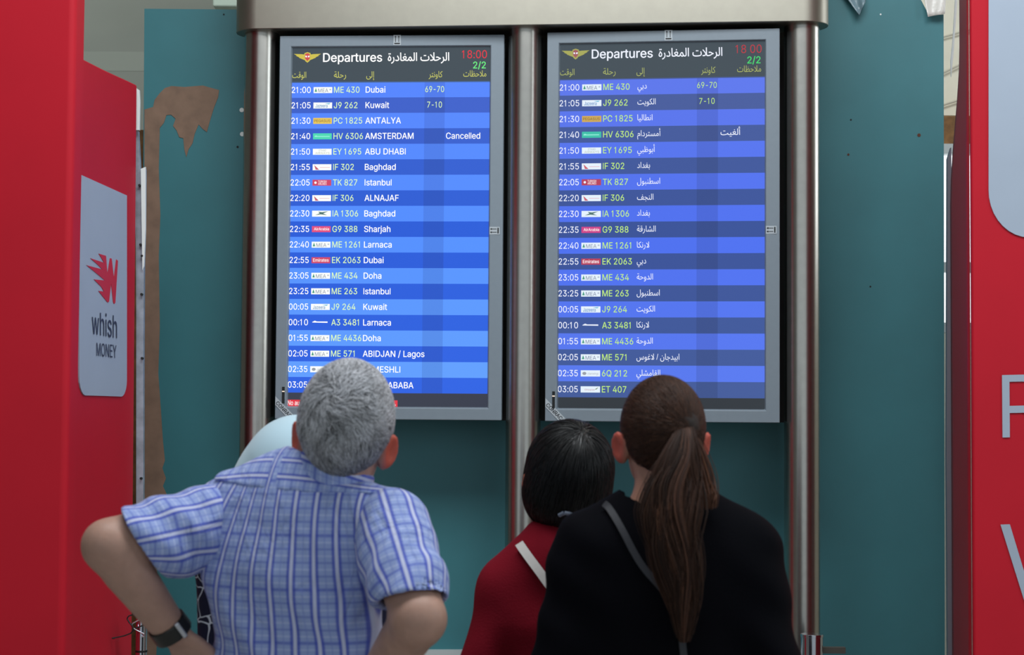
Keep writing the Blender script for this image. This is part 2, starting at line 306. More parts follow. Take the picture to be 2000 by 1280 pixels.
# outlines of a plain grotesque alphabet: letter, advance, then its contours (500 units per em)
GLYPHS = {}
for g_ in """A240|8,0 101,254 138,254 231,0 198,0 144,151 140,161 136,173 132,186 127,201 122,219 116,239 123,239 117,219 111,201 106,185 102,172 98,161 95,151 43,0|55,71 55,99 185,99 185,71;B228|30,0 30,254 121,254 137,253 152,250 164,245 175,239 184,230 190,221 195,210 198,199 199,187 198,177 197,168 193,160 189,153 184,148 178,143 172,139 165,136 157,133 157,131 166,130 174,127 182,123 189,117 196,110 201,102 205,92 208,81 209,68 208,56 205,44 200,33 193,24 184,16 172,9 158,4 142,1 123,0|62,29 122,29 140,30 154,34 165,40 172,48 176,58 178,68 177,77 175,85 171,92 166,99 160,104 153,109 144,113 135,115 124,115 62,115|62,143 119,143 128,143 136,145 144,148 151,152 157,157 162,163 165,170 167,178 168,186 167,197 163,206 156,214 147,221 135,225 120,226 62,226;C255|134,-3 113,-2 93,4 75,12 59,25 46,40 35,58 27,78 22,101 20,127 22,153 27,176 35,197 46,215 59,230 75,242 93,251 113,256 134,258 146,257 158,255 170,252 181,248 191,242 201,236 210,228 217,219 224,209 229,198 234,187 236,174 204,174 202,183 199,190 195,197 190,204 185,209 179,214 172,218 165,222 158,224 150,226 142,228 134,228 119,227 105,223 92,216 80,207 71,196 62,182 57,166 53,148 52,127 53,107 57,88 63,72 71,59 80,47 92,38 105,32 119,28 134,26 142,27 150,28 158,30 165,33 172,36 179,40 185,45 190,51 195,57 199,64 202,72 204,80 236,80 234,68 229,56 224,45 217,36 210,27 201,19 192,12 181,7 170,2 159,-1 146,-3;D251|109,0 48,0 48,29 107,29 127,30 144,34 159,40 171,49 182,61 189,75 195,90 198,108 200,128 198,147 195,165 190,180 182,194 172,205 160,214 145,221 129,225 110,226 47,226 47,254 113,254 136,253 157,248 176,239 192,228 206,213 217,196 225,175 229,153 231,128 229,102 224,80 217,59 206,42 192,27 175,15 156,7 134,2|62,254 62,0 30,0 30,254;E209|30,0 30,254 186,254 186,226 62,226 62,143 178,143 178,114 62,114 62,29 188,29 188,0;F205|30,0 30,254 185,254 185,226 62,226 62,139 173,139 173,111 62,111 62,0;G260|134,-3 113,-2 93,4 75,13 59,25 45,40 35,58 27,78 22,102 20,127 22,153 27,176 35,197 45,215 59,230 74,242 92,251 112,256 132,258 146,257 158,255 170,252 181,247 192,242 202,235 210,227 218,218 225,208 230,198 234,186 237,174 204,174 201,182 198,190 194,197 189,203 184,208 178,213 172,218 165,221 158,224 150,226 141,227 133,228 118,227 104,223 92,216 80,207 70,196 62,182 57,166 53,148 52,127 53,107 57,88 63,72 71,59 81,47 92,38 105,32 119,28 134,26 148,27 161,31 172,36 183,43 191,51 198,62 203,74 206,87 207,101 217,100 141,100 141,128 239,128 239,100 237,80 233,62 225,45 215,31 203,19 188,9 172,2 154,-2;H258|30,0 30,254 62,254 62,144 196,144 196,254 228,254 228,0 196,0 196,116 62,116 62,0;I150|16,0 16,29 59,29 59,226 16,226 16,254 135,254 135,226 91,226 91,29 135,29 135,0;J198|93,-3 71,-1 53,5 38,16 26,31 19,50 17,73 17,86 49,86 49,73 50,58 54,47 61,37 70,30 80,26 93,25 105,26 115,30 124,37 131,47 135,58 136,73 136,254 168,254 168,73 166,50 159,31 147,16 132,5 113,-1;K233|52,73 52,108 58,116 64,123 70,131 75,138 81,145 87,152 93,159 100,165 106,172 182,254 224,254 116,138 114,138|30,0 30,254 62,254 62,167 62,112 62,97 62,0|186,0 94,130 114,155 224,0;L196|30,0 30,254 62,254 62,29 181,29 181,0;M314|30,0 30,254 76,254 139,94 144,79 150,61 156,42 161,24 154,24 159,41 165,61 171,79 176,94 238,254 284,254 284,0 252,0 252,145 252,163 253,184 253,207 253,229 256,229 254,221 251,213 249,205 241,181 234,161 228,145 171,0 143,0 85,145 80,160 72,181 65,204 56,229 59,229 60,208 60,186 61,164 61,145 61,0;N262|30,0 30,254 68,254 172,91 174,87 178,82 181,75 185,69 189,61 194,53 198,45 203,36 207,27 202,27 202,36 201,45 200,54 200,63 200,71 200,79 199,97 199,254 232,254 232,0 193,0 101,145 89,165 84,173 79,181 74,191 54,226 60,227 61,192 62,164 62,145 62,0;O267|133,-3 112,-2 93,4 75,12 59,25 46,40 35,58 27,78 22,101 20,127 22,153 27,176 35,197 46,215 59,230 75,242 93,251 112,256 133,258 155,256 174,251 192,242 208,230 221,215 232,197 240,176 245,153 247,127 245,101 240,78 232,58 221,40 208,25 192,12 174,4 155,-2|133,26 148,28 162,32 175,38 186,47 196,58 204,72 210,88 214,106 215,127 214,148 210,166 204,182 196,196 186,207 175,216 162,223 148,227 133,228 119,227 105,223 92,216 81,207 71,196 63,182 57,166 53,148 52,127 53,106 57,88 63,72 71,58 81,47 92,38 105,32 119,28;P222|30,0 30,254 118,254 136,253 152,250 166,244 178,236 187,226 195,215 200,202 203,189 204,174 203,159 200,145 195,133 187,121 178,112 166,104 152,98 136,94 118,93 55,93 55,121 116,121 129,122 139,124 149,128 156,133 162,139 167,147 170,155 172,164 172,174 172,184 170,193 167,201 162,208 156,214 148,219 139,223 129,225 116,226 62,226 62,0;Q267|123,80 156,80 185,42 192,32 234,-24 200,-24 173,13 166,23|133,-3 112,-2 93,4 75,12 59,25 46,40 35,58 27,78 22,101 20,127 22,153 27,176 35,197 46,215 59,230 75,242 93,251 112,256 133,258 155,256 174,251 192,242 208,230 221,215 232,197 240,176 245,153 247,127 245,101 240,78 232,58 221,40 208,25 192,12 174,4 155,-2|133,26 148,28 162,32 175,38 186,47 196,58 204,72 210,88 214,106 215,127 214,148 210,166 204,182 196,196 186,207 175,216 162,223 148,227 133,228 119,227 105,223 92,216 81,207 71,196 63,182 57,166 53,148 52,127 53,106 57,88 63,72 71,58 81,47 92,38 105,32 119,28;R224|30,0 30,254 118,254 136,253 153,250 167,244 178,237 188,227 195,217 200,204 204,191 205,176 204,161 200,148 195,136 188,125 178,116 166,109 152,103 136,100 118,99 48,99 48,128 117,128 129,128 140,130 149,133 156,138 162,143 167,150 170,158 172,167 173,176 172,186 170,194 167,202 162,209 156,215 149,220 140,223 129,225 116,226 62,226 62,0|177,0 115,115 151,115 214,0;S223|112,-4 94,-3 78,0 64,5 51,11 41,20 32,30 25,42 21,54 19,68 52,68 54,59 57,51 62,44 68,38 75,33 83,29 92,27 102,25 112,25 123,25 133,27 143,30 151,34 159,40 165,46 169,53 172,61 173,70 172,77 170,84 166,89 161,94 155,99 148,102 140,106 132,108 122,111 92,120 72,126 56,135 43,145 34,156 28,170 26,186 27,200 31,213 37,224 46,234 57,242 69,249 83,254 97,257 114,258 130,257 145,254 158,249 170,242 180,234 189,224 195,213 199,202 200,189 169,189 166,201 160,211 151,219 140,225 127,228 112,229 102,229 92,227 84,224 76,220 70,215 64,209 61,203 58,195 58,188 58,180 61,173 65,167 71,162 78,158 85,154 92,151 99,149 106,147 132,140 140,137 148,135 156,132 164,128 172,124 179,119 186,113 192,106 197,99 201,90 203,80 204,69 203,56 199,43 193,32 185,21 174,13 162,5 147,0 130,-3;T224|16,226 16,254 208,254 208,226 128,226 128,0 96,0 96,226;U259|129,-4 110,-3 93,1 77,8 63,17 52,27 42,40 36,54 31,70 30,87 30,254 62,254 62,89 63,77 66,66 70,57 77,48 84,40 94,34 104,29 116,27 129,26 143,27 155,29 165,34 175,40 182,48 188,57 193,66 195,77 196,89 196,254 229,254 229,87 227,70 223,54 216,40 207,27 195,17 182,8 166,1 149,-3;V240|102,0 8,254 42,254 96,103 99,94 103,82 108,69 113,53 118,35 124,15 117,15 123,36 129,54 133,69 138,82 142,94 145,103 197,254 231,254 139,0;W343|78,0 8,254 41,254 82,98 84,90 86,81 88,73 93,47 95,38 97,29 98,20 95,20 96,29 98,38 100,47 102,55 104,64 106,73 112,98 153,254 190,254 231,98 233,90 235,81 237,73 243,47 245,38 247,29 249,20 244,20 246,29 248,38 249,47 251,55 253,64 255,73 261,98 302,254 335,254 265,0 228,0 184,161 181,172 178,184 176,196 173,209 170,222 168,237 175,237 172,223 170,210 167,197 165,185 162,173 159,161 115,0;X237|9,0 109,142 109,118 15,254 52,254 89,200 94,193 98,186 102,181 105,175 109,170 112,164 115,159 118,153 122,146 116,146 126,164 129,170 132,175 136,181 149,200 187,254 223,254 129,119 129,143 228,0 191,0 146,65 134,83 131,88 128,93 125,98 122,103 119,109 115,116 122,116 119,109 116,104 113,98 110,93 106,88 103,83 91,65 46,0;Y236|102,0 102,104 8,254 46,254 96,172 101,163 107,155 111,146 116,137 120,127 125,115 112,115 116,127 121,137 126,146 130,155 135,164 140,172 191,254 228,254 134,104 134,0;Z219|21,0 21,23 137,193 142,200 147,208 153,215 159,223 165,230 170,238 174,227 164,227 153,226 143,226 132,226 122,226 111,226 20,226 20,254 198,254 198,231 84,64 79,56 73,48 67,40 49,17 45,27 55,28 66,28 76,28 86,28 97,28 107,29 200,29 200,0;a195|80,-4 68,-4 57,-1 47,2 38,8 30,14 24,22 19,32 16,42 15,54 16,64 18,73 22,80 26,87 32,92 39,97 46,100 54,103 63,105 71,107 80,109 89,110 117,113 123,114 129,116 133,117 135,120 137,123 138,127 138,128 137,136 136,142 133,148 130,153 125,158 120,161 113,163 106,165 98,165 89,165 82,164 75,161 69,158 63,154 59,150 55,146 52,142 50,137 20,146 26,156 32,165 39,173 48,179 57,184 66,188 77,190 87,192 97,192 104,192 112,191 119,190 128,187 135,184 143,180 150,175 156,168 161,160 165,150 168,139 168,126 168,0 138,0 138,26 136,26 134,21 130,17 126,12 121,8 115,4 108,1 100,-2 90,-4|85,23 96,23 106,26 114,29 121,34 127,40 132,47 135,54 137,61 138,69 138,95 136,93 133,92 130,91 125,90 121,89 116,88 100,86 88,84 81,83 74,81 67,79 61,77 56,74 52,70 48,65 47,59 46,52 46,46 48,41 51,36 55,32 59,29 65,26 71,24 78,23;b212|115,-4 104,-3 94,-1 86,2 79,6 74,11 69,16 65,21 62,25 59,29 56,29 56,0 26,0 26,254 57,254 57,160 59,160 62,164 65,168 69,173 73,178 79,182 86,186 94,190 103,192 115,192 130,191 144,187 156,180 168,171 177,160 185,146 191,131 194,113 195,94 194,75 191,58 185,42 177,29 168,17 157,8 144,1 130,-3|110,23 121,24 131,28 140,33 147,40 153,48 158,58 161,70 163,82 164,95 163,108 161,120 158,131 153,140 147,149 140,156 131,161 121,164 110,165 99,164 89,161 81,156 73,149 67,141 62,131 59,120 57,108 56,95 57,81 59,69 63,58 67,48 73,39 81,32 89,27 99,24;c198|104,-4 87,-3 72,1 58,8 46,17 36,29 28,43 22,58 18,75 17,94 18,113 22,130 28,146 36,159 46,171 58,180 72,187 87,191 104,192 113,192 122,191 130,189 138,186 146,182 153,178 159,173 165,167 170,161 174,154 178,146 181,138 151,131 150,136 148,140 145,145 142,149 139,152 135,155 131,158 126,161 121,162 116,164 110,165 104,165 92,164 81,161 73,155 65,148 59,139 54,129 51,118 49,106 48,94 49,81 51,70 54,59 59,49 65,40 73,33 81,28 92,24 104,23 110,24 116,24 121,26 126,28 131,30 135,33 139,36 143,40 146,44 148,49 150,54 152,59 181,51 179,43 175,35 171,28 165,22 160,16 153,11 146,6 138,3 130,0 122,-2 113,-4;d212|98,-4 82,-3 68,1 56,8 44,17 35,29 27,42 22,58 18,75 17,94 18,113 22,131 27,146 35,160 45,171 56,180 69,187 83,191 98,192 109,192 118,190 126,186 133,182 139,178 144,173 147,168 151,164 153,160 155,160 155,254 186,254 186,0 156,0 156,29 153,29 151,25 147,21 143,16 139,11 133,6 126,2 118,-1 109,-3|102,23 113,24 123,27 132,32 139,39 145,48 150,58 153,69 155,81 156,95 155,108 153,120 150,131 145,141 139,149 132,156 123,161 113,164 102,165 91,164 81,161 72,156 65,149 59,140 54,131 51,120 49,108 48,95 49,82 51,70 54,58 59,48 65,40 73,33 81,28 91,24;e202|106,-4 88,-3 73,1 58,8 46,17 36,29 28,42 22,58 18,75 17,93 18,112 22,129 28,145 36,159 46,170 58,180 71,187 86,191 103,192 113,192 123,190 133,187 142,183 151,177 160,170 167,162 173,152 179,141 182,128 185,113 186,97 186,85 37,85 37,110 169,110 155,101 154,113 152,124 149,134 144,143 138,151 131,157 123,161 113,164 103,165 92,164 82,161 73,157 66,151 59,143 54,135 51,125 49,116 48,105 48,89 49,75 51,64 55,53 61,44 67,37 76,31 85,26 95,24 106,23 114,23 120,25 127,26 133,29 138,32 143,36 147,41 150,47 153,53 182,45 179,36 174,27 168,20 160,13 151,7 141,2 130,-1 119,-3;g213|103,-75 90,-75 78,-73 67,-70 57,-66 49,-61 41,-55 35,-49 30,-42 25,-35 51,-20 54,-24 57,-29 61,-33 65,-37 71,-41 77,-44 85,-47 93,-48 103,-49 118,-47 130,-44 141,-38 149,-29 154,-17 156,-3 156,34 153,34 150,30 147,26 143,21 139,16 133,12 126,8 118,5 109,3 97,2 83,4 69,7 56,13 45,22 35,32 28,45 22,60 18,77 17,96 18,114 22,131 27,147 35,160 45,171 56,180 69,187 83,191 98,192 109,192 119,190 127,186 134,182 139,178 144,173 148,168 151,164 154,159 157,159 157,190 186,190 186,-4 185,-20 181,-33 175,-45 167,-54 157,-62 145,-68 132,-72 118,-74|102,30 113,30 123,33 132,38 139,44 145,51 150,61 153,71 156,83 156,96 156,109 153,121 150,132 145,141 139,150 132,156 123,161 114,164 102,165 91,164 81,161 73,156 65,149 59,141 54,131 51,120 49,109 48,96 49,84 51,72 54,61 59,52 65,44 73,38 81,33 91,30;h205|57,113 57,0 26,0 26,254 57,254 57,144 51,144 58,159 66,172 76,181 87,187 100,191 114,192 126,191 137,189 148,184 157,178 164,170 170,160 175,149 178,135 179,120 179,0 148,0 148,118 147,131 143,143 136,152 128,159 117,163 105,165 96,164 88,162 80,159 74,154 68,148 63,141 60,133 58,124;i83|26,0 26,190 57,190 57,0|42,221 36,222 31,224 27,227 23,231 21,236 21,242 21,247 23,252 27,256 31,259 36,261 42,262 47,261 52,259 57,256 60,252 62,247 63,242 62,236 60,231 57,227 52,224 47,222;j83|26,190 57,190 57,-15 56,-26 54,-36 51,-45 46,-53 40,-59 32,-65 24,-68 13,-71 2,-71 -5,-71 -5,-43 1,-43 9,-43 15,-40 20,-36 24,-30 26,-23 26,-15|42,221 36,222 31,224 27,227 23,231 21,236 20,242 21,247 23,252 27,256 31,259 36,261 42,262 47,261 52,259 57,256 60,252 62,247 63,242 62,236 60,231 57,227 52,224 47,222;k190|55,68 55,106 60,106 142,190 180,190 92,100 89,100|26,0 26,254 57,254 57,0|147,0 74,93 96,114 186,0;l95|70,-1 56,0 45,4 37,10 31,19 27,29 26,42 26,254 57,254 57,49 57,42 58,35 60,31 63,28 67,27 73,26 80,26 85,27 90,1 81,0 77,-1 73,-1;m305|26,0 26,190 56,190 56,148 54,148 57,157 61,166 66,173 72,179 79,184 86,188 94,191 102,193 110,193 123,192 134,187 144,180 151,171 157,160 160,147 156,147 159,156 163,164 169,172 175,178 182,183 190,187 199,191 208,192 218,193 229,192 239,190 249,186 257,180 264,173 270,164 275,154 278,141 278,128 278,0 248,0 248,127 247,139 243,149 236,156 228,161 219,164 209,165 201,165 194,163 187,160 181,156 177,151 173,145 170,139 168,131 168,124 168,0 137,0 137,130 136,140 132,148 126,156 119,161 110,164 100,165 92,165 85,163 79,160 73,156 67,151 63,145 60,137 58,129 57,119 57,0;n205|57,113 57,0 26,0 26,190 56,190 56,144 51,144 58,159 66,172 76,181 87,187 100,191 114,192 126,191 137,189 147,184 156,178 164,170 170,160 175,149 178,135 179,120 179,0 148,0 148,118 147,131 143,143 136,152 128,159 117,163 105,165 96,164 88,162 80,159 74,154 68,148 63,141 60,133 58,124;o208|104,-4 87,-3 72,1 58,8 46,17 36,29 28,43 22,58 18,75 17,94 18,113 22,130 28,146 36,159 46,171 58,180 72,187 87,191 104,192 120,191 136,187 149,180 161,171 171,159 180,146 186,130 189,113 191,94 189,75 186,58 180,43 171,29 161,17 149,8 136,1 120,-3|104,23 116,24 126,28 135,33 143,40 149,49 154,59 157,70 159,81 160,94 159,106 157,118 154,129 149,139 143,148 135,155 126,161 116,164 104,165 92,164 81,161 73,155 65,148 59,139 54,129 51,118 49,106 48,94 49,81 51,70 54,59 59,49 65,40 73,33 81,28 92,24;p212|26,-71 26,190 56,190 56,160 59,160 62,164 65,168 69,173 73,178 79,182 86,186 94,190 103,192 115,192 130,191 144,187 156,180 168,171 177,160 185,146 191,131 194,113 195,94 194,75 191,58 185,42 177,29 168,17 157,8 144,1 130,-3 115,-4 104,-3 94,-1 86,2 79,6 74,11 69,16 65,21 62,25 59,29 57,29 57,-71|110,23 121,24 131,28 140,33 147,40 153,48 158,58 161,70 163,82 164,95 163,108 161,120 158,131 153,140 147,149 140,156 131,161 121,164 110,165 99,164 89,161 81,156 73,149 67,141 62,131 59,120 57,108 56,95 57,81 59,69 63,58 67,48 73,39 81,32 89,27 99,24;r130|26,0 26,190 56,190 56,160 58,160 62,169 68,177 76,184 85,188 96,191 107,192 115,192 122,192 122,161 115,162 111,163 107,163 103,163 95,162 87,160 80,157 73,153 67,148 63,142 60,135 58,127 57,118 57,0;s182|91,-4 78,-3 67,-2 56,2 46,6 38,12 31,19 25,27 21,37 18,47 47,53 50,44 55,36 62,30 70,26 80,24 91,23 103,24 113,26 122,31 129,37 133,44 134,51 133,58 131,63 127,68 122,72 115,75 106,78 75,85 59,90 46,96 36,104 29,113 25,124 23,137 24,147 27,157 33,166 39,173 48,180 58,185 69,189 81,191 94,192 106,192 117,190 127,186 136,182 143,176 149,170 155,162 159,154 162,145 134,139 131,146 127,152 121,158 114,163 105,165 94,166 83,165 74,163 65,158 59,153 56,146 54,139 55,132 58,126 62,122 68,118 76,114 86,111 115,105 131,100 143,93 153,86 160,76 164,66 166,53 165,43 161,33 156,24 149,16 140,9 130,3 118,-1 105,-3;t114|102,190 102,164 3,164 3,190|32,236 63,236 63,49 64,41 65,35 68,31 72,27 78,26 85,25 93,26 101,27 107,1 103,0 100,-1 96,-1 92,-2 88,-2 84,-2 69,-1 56,4 46,11 38,20 34,32 32,46;u205|91,-3 79,-2 68,1 57,5 48,12 41,20 35,29 30,41 27,54 26,69 26,190 57,190 57,72 58,58 62,47 68,37 77,31 88,26 100,25 109,26 117,28 125,31 131,36 137,41 142,48 145,57 147,66 148,76 148,190 179,190 179,0 149,0 149,46 154,46 147,30 139,18 129,8 117,2 105,-1;w284|69,0 11,190 44,190 67,107 70,95 73,82 77,68 80,54 84,38 88,21 82,21 86,37 89,53 93,67 96,81 100,94 103,107 126,190 158,190 181,107 184,95 187,82 191,68 194,53 198,37 201,21 196,21 199,37 203,53 206,68 210,81 213,95 217,107 240,190 272,190 215,0 184,0 159,86 152,112 150,122 148,131 145,140 138,169 145,169 138,140 131,112 129,103 126,94 124,86 99,0;y195|24,-69 31,-43 36,-44 41,-45 47,-45 52,-44 57,-43 61,-41 65,-37 69,-32 72,-26 75,-18 81,-1 9,190 42,190 83,78 87,66 90,55 93,43 96,32 100,21 103,10 92,10 95,21 98,32 101,43 104,55 108,66 112,78 153,190 186,190 102,-29 98,-38 93,-47 88,-54 83,-59 76,-64 70,-68 62,-70 54,-72 46,-73 41,-72 36,-72 32,-72 29,-71 26,-70;z190|21,0 21,23 127,160 127,161 24,161 24,190 166,190 166,165 63,30 63,28 169,28 169,0;0227|113,-3 95,-2 79,3 65,12 53,24 42,39 34,57 29,77 25,101 24,127 25,153 29,177 35,197 43,215 53,230 65,242 79,251 95,256 113,258 131,256 147,251 161,242 174,230 184,215 192,197 198,177 201,153 203,127 201,101 198,77 192,57 184,39 174,24 162,12 147,3 131,-2|113,25 125,26 136,30 145,37 153,46 160,58 165,72 169,88 171,107 172,127 171,148 169,166 165,182 160,197 153,208 145,218 136,224 125,228 113,230 101,228 91,224 82,218 73,208 67,197 62,182 58,166 55,148 55,127 55,107 58,88 62,72 67,58 73,46 82,37 91,30 101,26;1227|38,0 38,27 195,27 195,0|138,254 138,0 106,0 106,224 105,224 43,179 43,213 99,254;2227|32,0 32,24 117,114 126,124 134,133 141,141 147,149 152,156 155,163 158,170 160,178 160,186 159,194 157,202 154,209 149,215 143,220 137,224 129,227 121,229 112,230 102,229 94,227 86,224 79,219 74,213 69,207 66,199 64,190 64,181 33,181 34,196 37,209 43,221 51,232 60,241 72,248 84,253 98,257 112,258 127,257 141,254 153,248 164,241 173,233 181,223 186,211 189,199 191,186 190,177 188,168 185,159 181,150 175,140 168,129 159,118 147,105 133,90 76,30 76,28 195,28 195,0;3227|109,-3 94,-2 80,0 66,5 54,11 44,19 35,29 28,40 24,52 22,66 55,66 56,58 59,50 63,44 69,38 75,33 83,30 91,27 100,25 109,25 119,26 129,27 138,30 145,35 152,40 157,46 161,54 164,63 165,72 164,81 162,90 158,98 153,105 146,112 137,117 127,121 115,123 101,124 78,124 78,150 144,224 144,226 35,226 35,254 186,254 186,230 106,139 106,144 124,145 140,143 154,138 167,131 177,122 185,111 192,99 195,86 196,72 195,58 191,45 185,33 177,22 166,13 154,6 141,1 125,-2;4227|20,53 20,79 123,254 155,254 54,83 54,81 207,81 207,53|141,0 141,61 141,73 141,159 171,159 171,0;5227|111,-3 96,-2 82,1 70,6 59,12 49,20 41,30 35,41 32,53 30,65 61,65 62,58 65,51 69,44 74,39 80,34 87,30 94,27 102,26 111,25 120,26 130,28 138,32 146,38 152,44 157,52 161,61 163,71 164,81 163,92 161,101 157,111 151,119 145,125 137,131 129,135 119,138 109,138 100,138 92,137 84,134 76,131 69,127 64,123 34,126 48,254 183,254 183,226 75,226 67,151 68,151 74,155 81,159 89,162 97,165 106,166 115,167 126,166 137,164 147,160 156,156 165,150 172,143 179,134 185,125 189,116 193,105 195,94 195,82 194,66 191,51 184,38 176,26 166,16 154,8 141,1 126,-2;6227|113,-3 98,-2 84,1 71,7 60,15 50,25 42,37 36,51 33,65 32,81 33,93 35,106 40,119 47,134 56,151 69,170 126,254 161,254 75,131 73,131 75,135 79,140 83,144 87,148 92,151 98,153 104,155 110,157 117,157 132,156 146,153 158,147 169,140 178,131 185,120 190,107 193,94 194,79 193,63 190,49 184,36 176,25 166,15 155,7 142,1 128,-2|113,24 123,25 131,27 139,31 146,37 152,43 157,51 161,59 163,69 164,79 163,89 161,98 157,107 152,114 146,121 139,126 131,130 123,132 113,133 104,132 95,130 87,126 80,121 74,114 69,107 65,99 63,89 62,79 63,69 65,59 69,51 74,43 80,37 87,31 95,27 104,25;7227|48,0 162,224 162,226 31,226 31,254 195,254 195,224 82,0;8227|113,-3 97,-2 82,1 68,6 56,13 45,21 37,31 31,42 27,54 26,68 27,78 29,88 33,98 37,106 43,114 51,121 58,126 67,130 76,132 76,133 65,138 55,145 46,154 40,165 36,177 35,190 36,203 40,214 45,225 53,234 62,242 73,249 85,254 99,257 113,258 128,257 141,254 153,249 164,242 173,234 181,225 186,214 190,203 191,190 190,177 186,165 180,154 171,145 162,138 150,133 150,132 159,130 168,126 176,121 183,114 189,106 194,98 197,88 200,78 200,68 199,54 195,42 189,31 181,21 171,13 158,6 145,1 130,-2|113,25 124,25 134,27 142,30 150,34 156,40 161,46 165,53 168,61 168,69 168,78 165,87 161,94 156,101 149,107 141,111 133,115 123,117 113,118 103,117 93,115 85,111 77,107 70,101 65,94 61,87 58,78 58,69 58,61 61,53 64,46 70,40 76,34 84,30 92,27 102,25|113,145 122,145 130,147 137,150 144,154 149,159 154,165 157,172 159,180 160,188 159,196 157,203 154,210 149,216 144,221 138,225 130,228 122,229 113,230 104,229 96,228 89,225 82,221 77,216 72,210 69,203 67,196 66,188 67,180 69,172 72,165 77,159 82,154 89,150 96,147 104,145;9227|113,258 128,257 142,253 155,247 166,239 176,229 184,217 190,204 193,189 194,173 194,161 191,148 186,135 180,120 170,103 158,84 100,0 65,0 151,124 154,124 151,119 148,115 144,111 139,107 134,104 128,101 122,99 116,98 109,97 94,98 81,102 69,107 58,114 49,124 41,134 36,147 33,161 32,176 33,191 36,205 42,218 50,230 60,239 71,247 84,253 98,257|113,230 104,229 95,227 87,223 80,218 74,211 69,204 66,195 63,186 63,176 63,166 66,156 69,148 74,140 80,134 87,129 95,125 104,122 113,122 123,122 131,125 139,129 146,134 152,140 157,147 161,156 163,165 164,175 163,185 161,195 157,204 152,211 146,218 139,223 131,227 123,229;:94|48,-2 42,-1 36,1 31,4 28,9 26,15 25,20 26,27 28,32 31,37 36,40 42,43 48,43 54,43 59,40 64,37 68,32 70,27 71,20 70,15 68,9 64,4 59,1 54,-1|48,135 42,136 36,138 31,142 28,147 26,152 25,158 26,164 28,170 31,174 36,178 42,180 48,181 54,180 59,178 64,174 68,170 70,164 71,158 70,152 68,147 64,142 59,138 54,136;-227|168,122 168,94 57,94 57,122;/125|117,266 36,-38 7,-38 89,266;.94|48,-2 42,-1 36,1 31,4 28,9 26,15 25,20 26,27 28,32 31,37 36,40 42,43 48,43 54,43 59,40 64,37 68,32 70,27 71,20 70,15 68,9 64,4 59,1 54,-1;*227|101,111 103,165 57,136 45,158 93,183 45,208 57,229 103,200 101,254 125,254 123,200 169,229 181,208 133,183 181,158 169,136 123,165 125,111""".split(';'):
    p_ = g_[1:].split('|')
    GLYPHS[g_[0]] = (int(p_[0]), [[tuple(int(c) / 349.5 for c in q.split(',')) for q in l.split(' ')] for l in p_[1:]])
GLYPHS[' '] = (95, [])
GLYPHS['I'] = (88, [[(.085, 0), (.085, .727), (.165, .727), (.165, 0)]])
GLYPHS['l'] = (74, [[(.068, 0), (.068, .727), (.142, .727), (.142, 0)]])
GLYPHS['1'] = (200, [[(.215, 0), (.215, .610), (.075, .520), (.075, .595), (.225, .727), (.292, .727), (.292, 0)]])
_tc = {}


def fill(loops, bold=0.0):
    """triangles inside the contours, where their winding number is not zero"""
    vs, es = [], []
    for lp in loops:
        n0 = len(vs)
        vs += [Vector(p) for p in lp]
        es += [(n0 + q, n0 + (q + 1) % len(lp)) for q in range(len(lp))]
    ov, _, of, _, _, _ = delaunay_2d_cdt(vs, es, [], 1, 1e-6)
    v = np.array([tuple(p) for p in ov])
    f = np.array([t for t in of if len(t) == 3])
    c = v[f].mean(1)
    a = np.concatenate([np.array(lp) for lp in loops]); b = np.concatenate([np.roll(np.array(lp), -1, 0) for lp in loops])
    up = (a[None, :, 1] <= c[:, None, 1]) & (b[None, :, 1] > c[:, None, 1])
    dn = (b[None, :, 1] <= c[:, None, 1]) & (a[None, :, 1] > c[:, None, 1])
    side = (b[None, :, 0] - a[None, :, 0]) * (c[:, None, 1] - a[None, :, 1]) - (c[:, None, 0] - a[None, :, 0]) * (b[None, :, 1] - a[None, :, 1])
    wn = (up & (side > 0)).sum(1) - (dn & (side < 0)).sum(1)
    f = [tuple(int(q) for q in t) for t in f[wn != 0]]
    if bold > 0:                                         # heavier letters: strokes widened on all sides
        n = len(v)
        v = np.concatenate([v + (dx, dy) for dx, dy in ((-bold, 0), (bold, 0), (0, bold * .7), (0, -bold * .7))])
        f = [tuple(i_ + n * q for i_ in p) for q in range(4) for p in f]
    return v, f


def text2d(s, bold=0.0):
    k = (s, bold)
    if k not in _tc:
        loops = []
        if all(ch in GLYPHS for ch in s):
            x = 0.0
            for ch in s:
                loops += [[(x + a_, b_) for a_, b_ in lp] for lp in GLYPHS[ch][1]]
                x += GLYPHS[ch][0] / 349.5
        else:
            c = bpy.data.curves.new('lettering', 'FONT')
            c.body = s
            o = bpy.data.objects.new('lettering', c)
            C.objects.link(o)
            dg = bpy.context.evaluated_depsgraph_get()
            dg.update()
            for spl in o.to_curve(dg).splines:
                bp, lp = spl.bezier_points, []
                for q in range(len(bp)):
                    p0, p1 = bp[q], bp[(q + 1) % len(bp)]
                    st = ((p0.handle_right - p0.co).cross(p1.co - p0.co)).length < 1e-5 and ((p1.handle_left - p1.co).cross(p1.co - p0.co)).length < 1e-5
                    lp += [(p.x, p.y) for p in interpolate_bezier(p0.co, p0.handle_right, p1.handle_left, p1.co, 2 if st else 4)[:-1]]
                if len(lp) > 2:
                    loops.append(lp)
            o.to_curve_clear()
            bpy.data.objects.remove(o)
            bpy.data.curves.remove(c)
        _tc[k] = fill(loops, bold)
    return _tc[k]


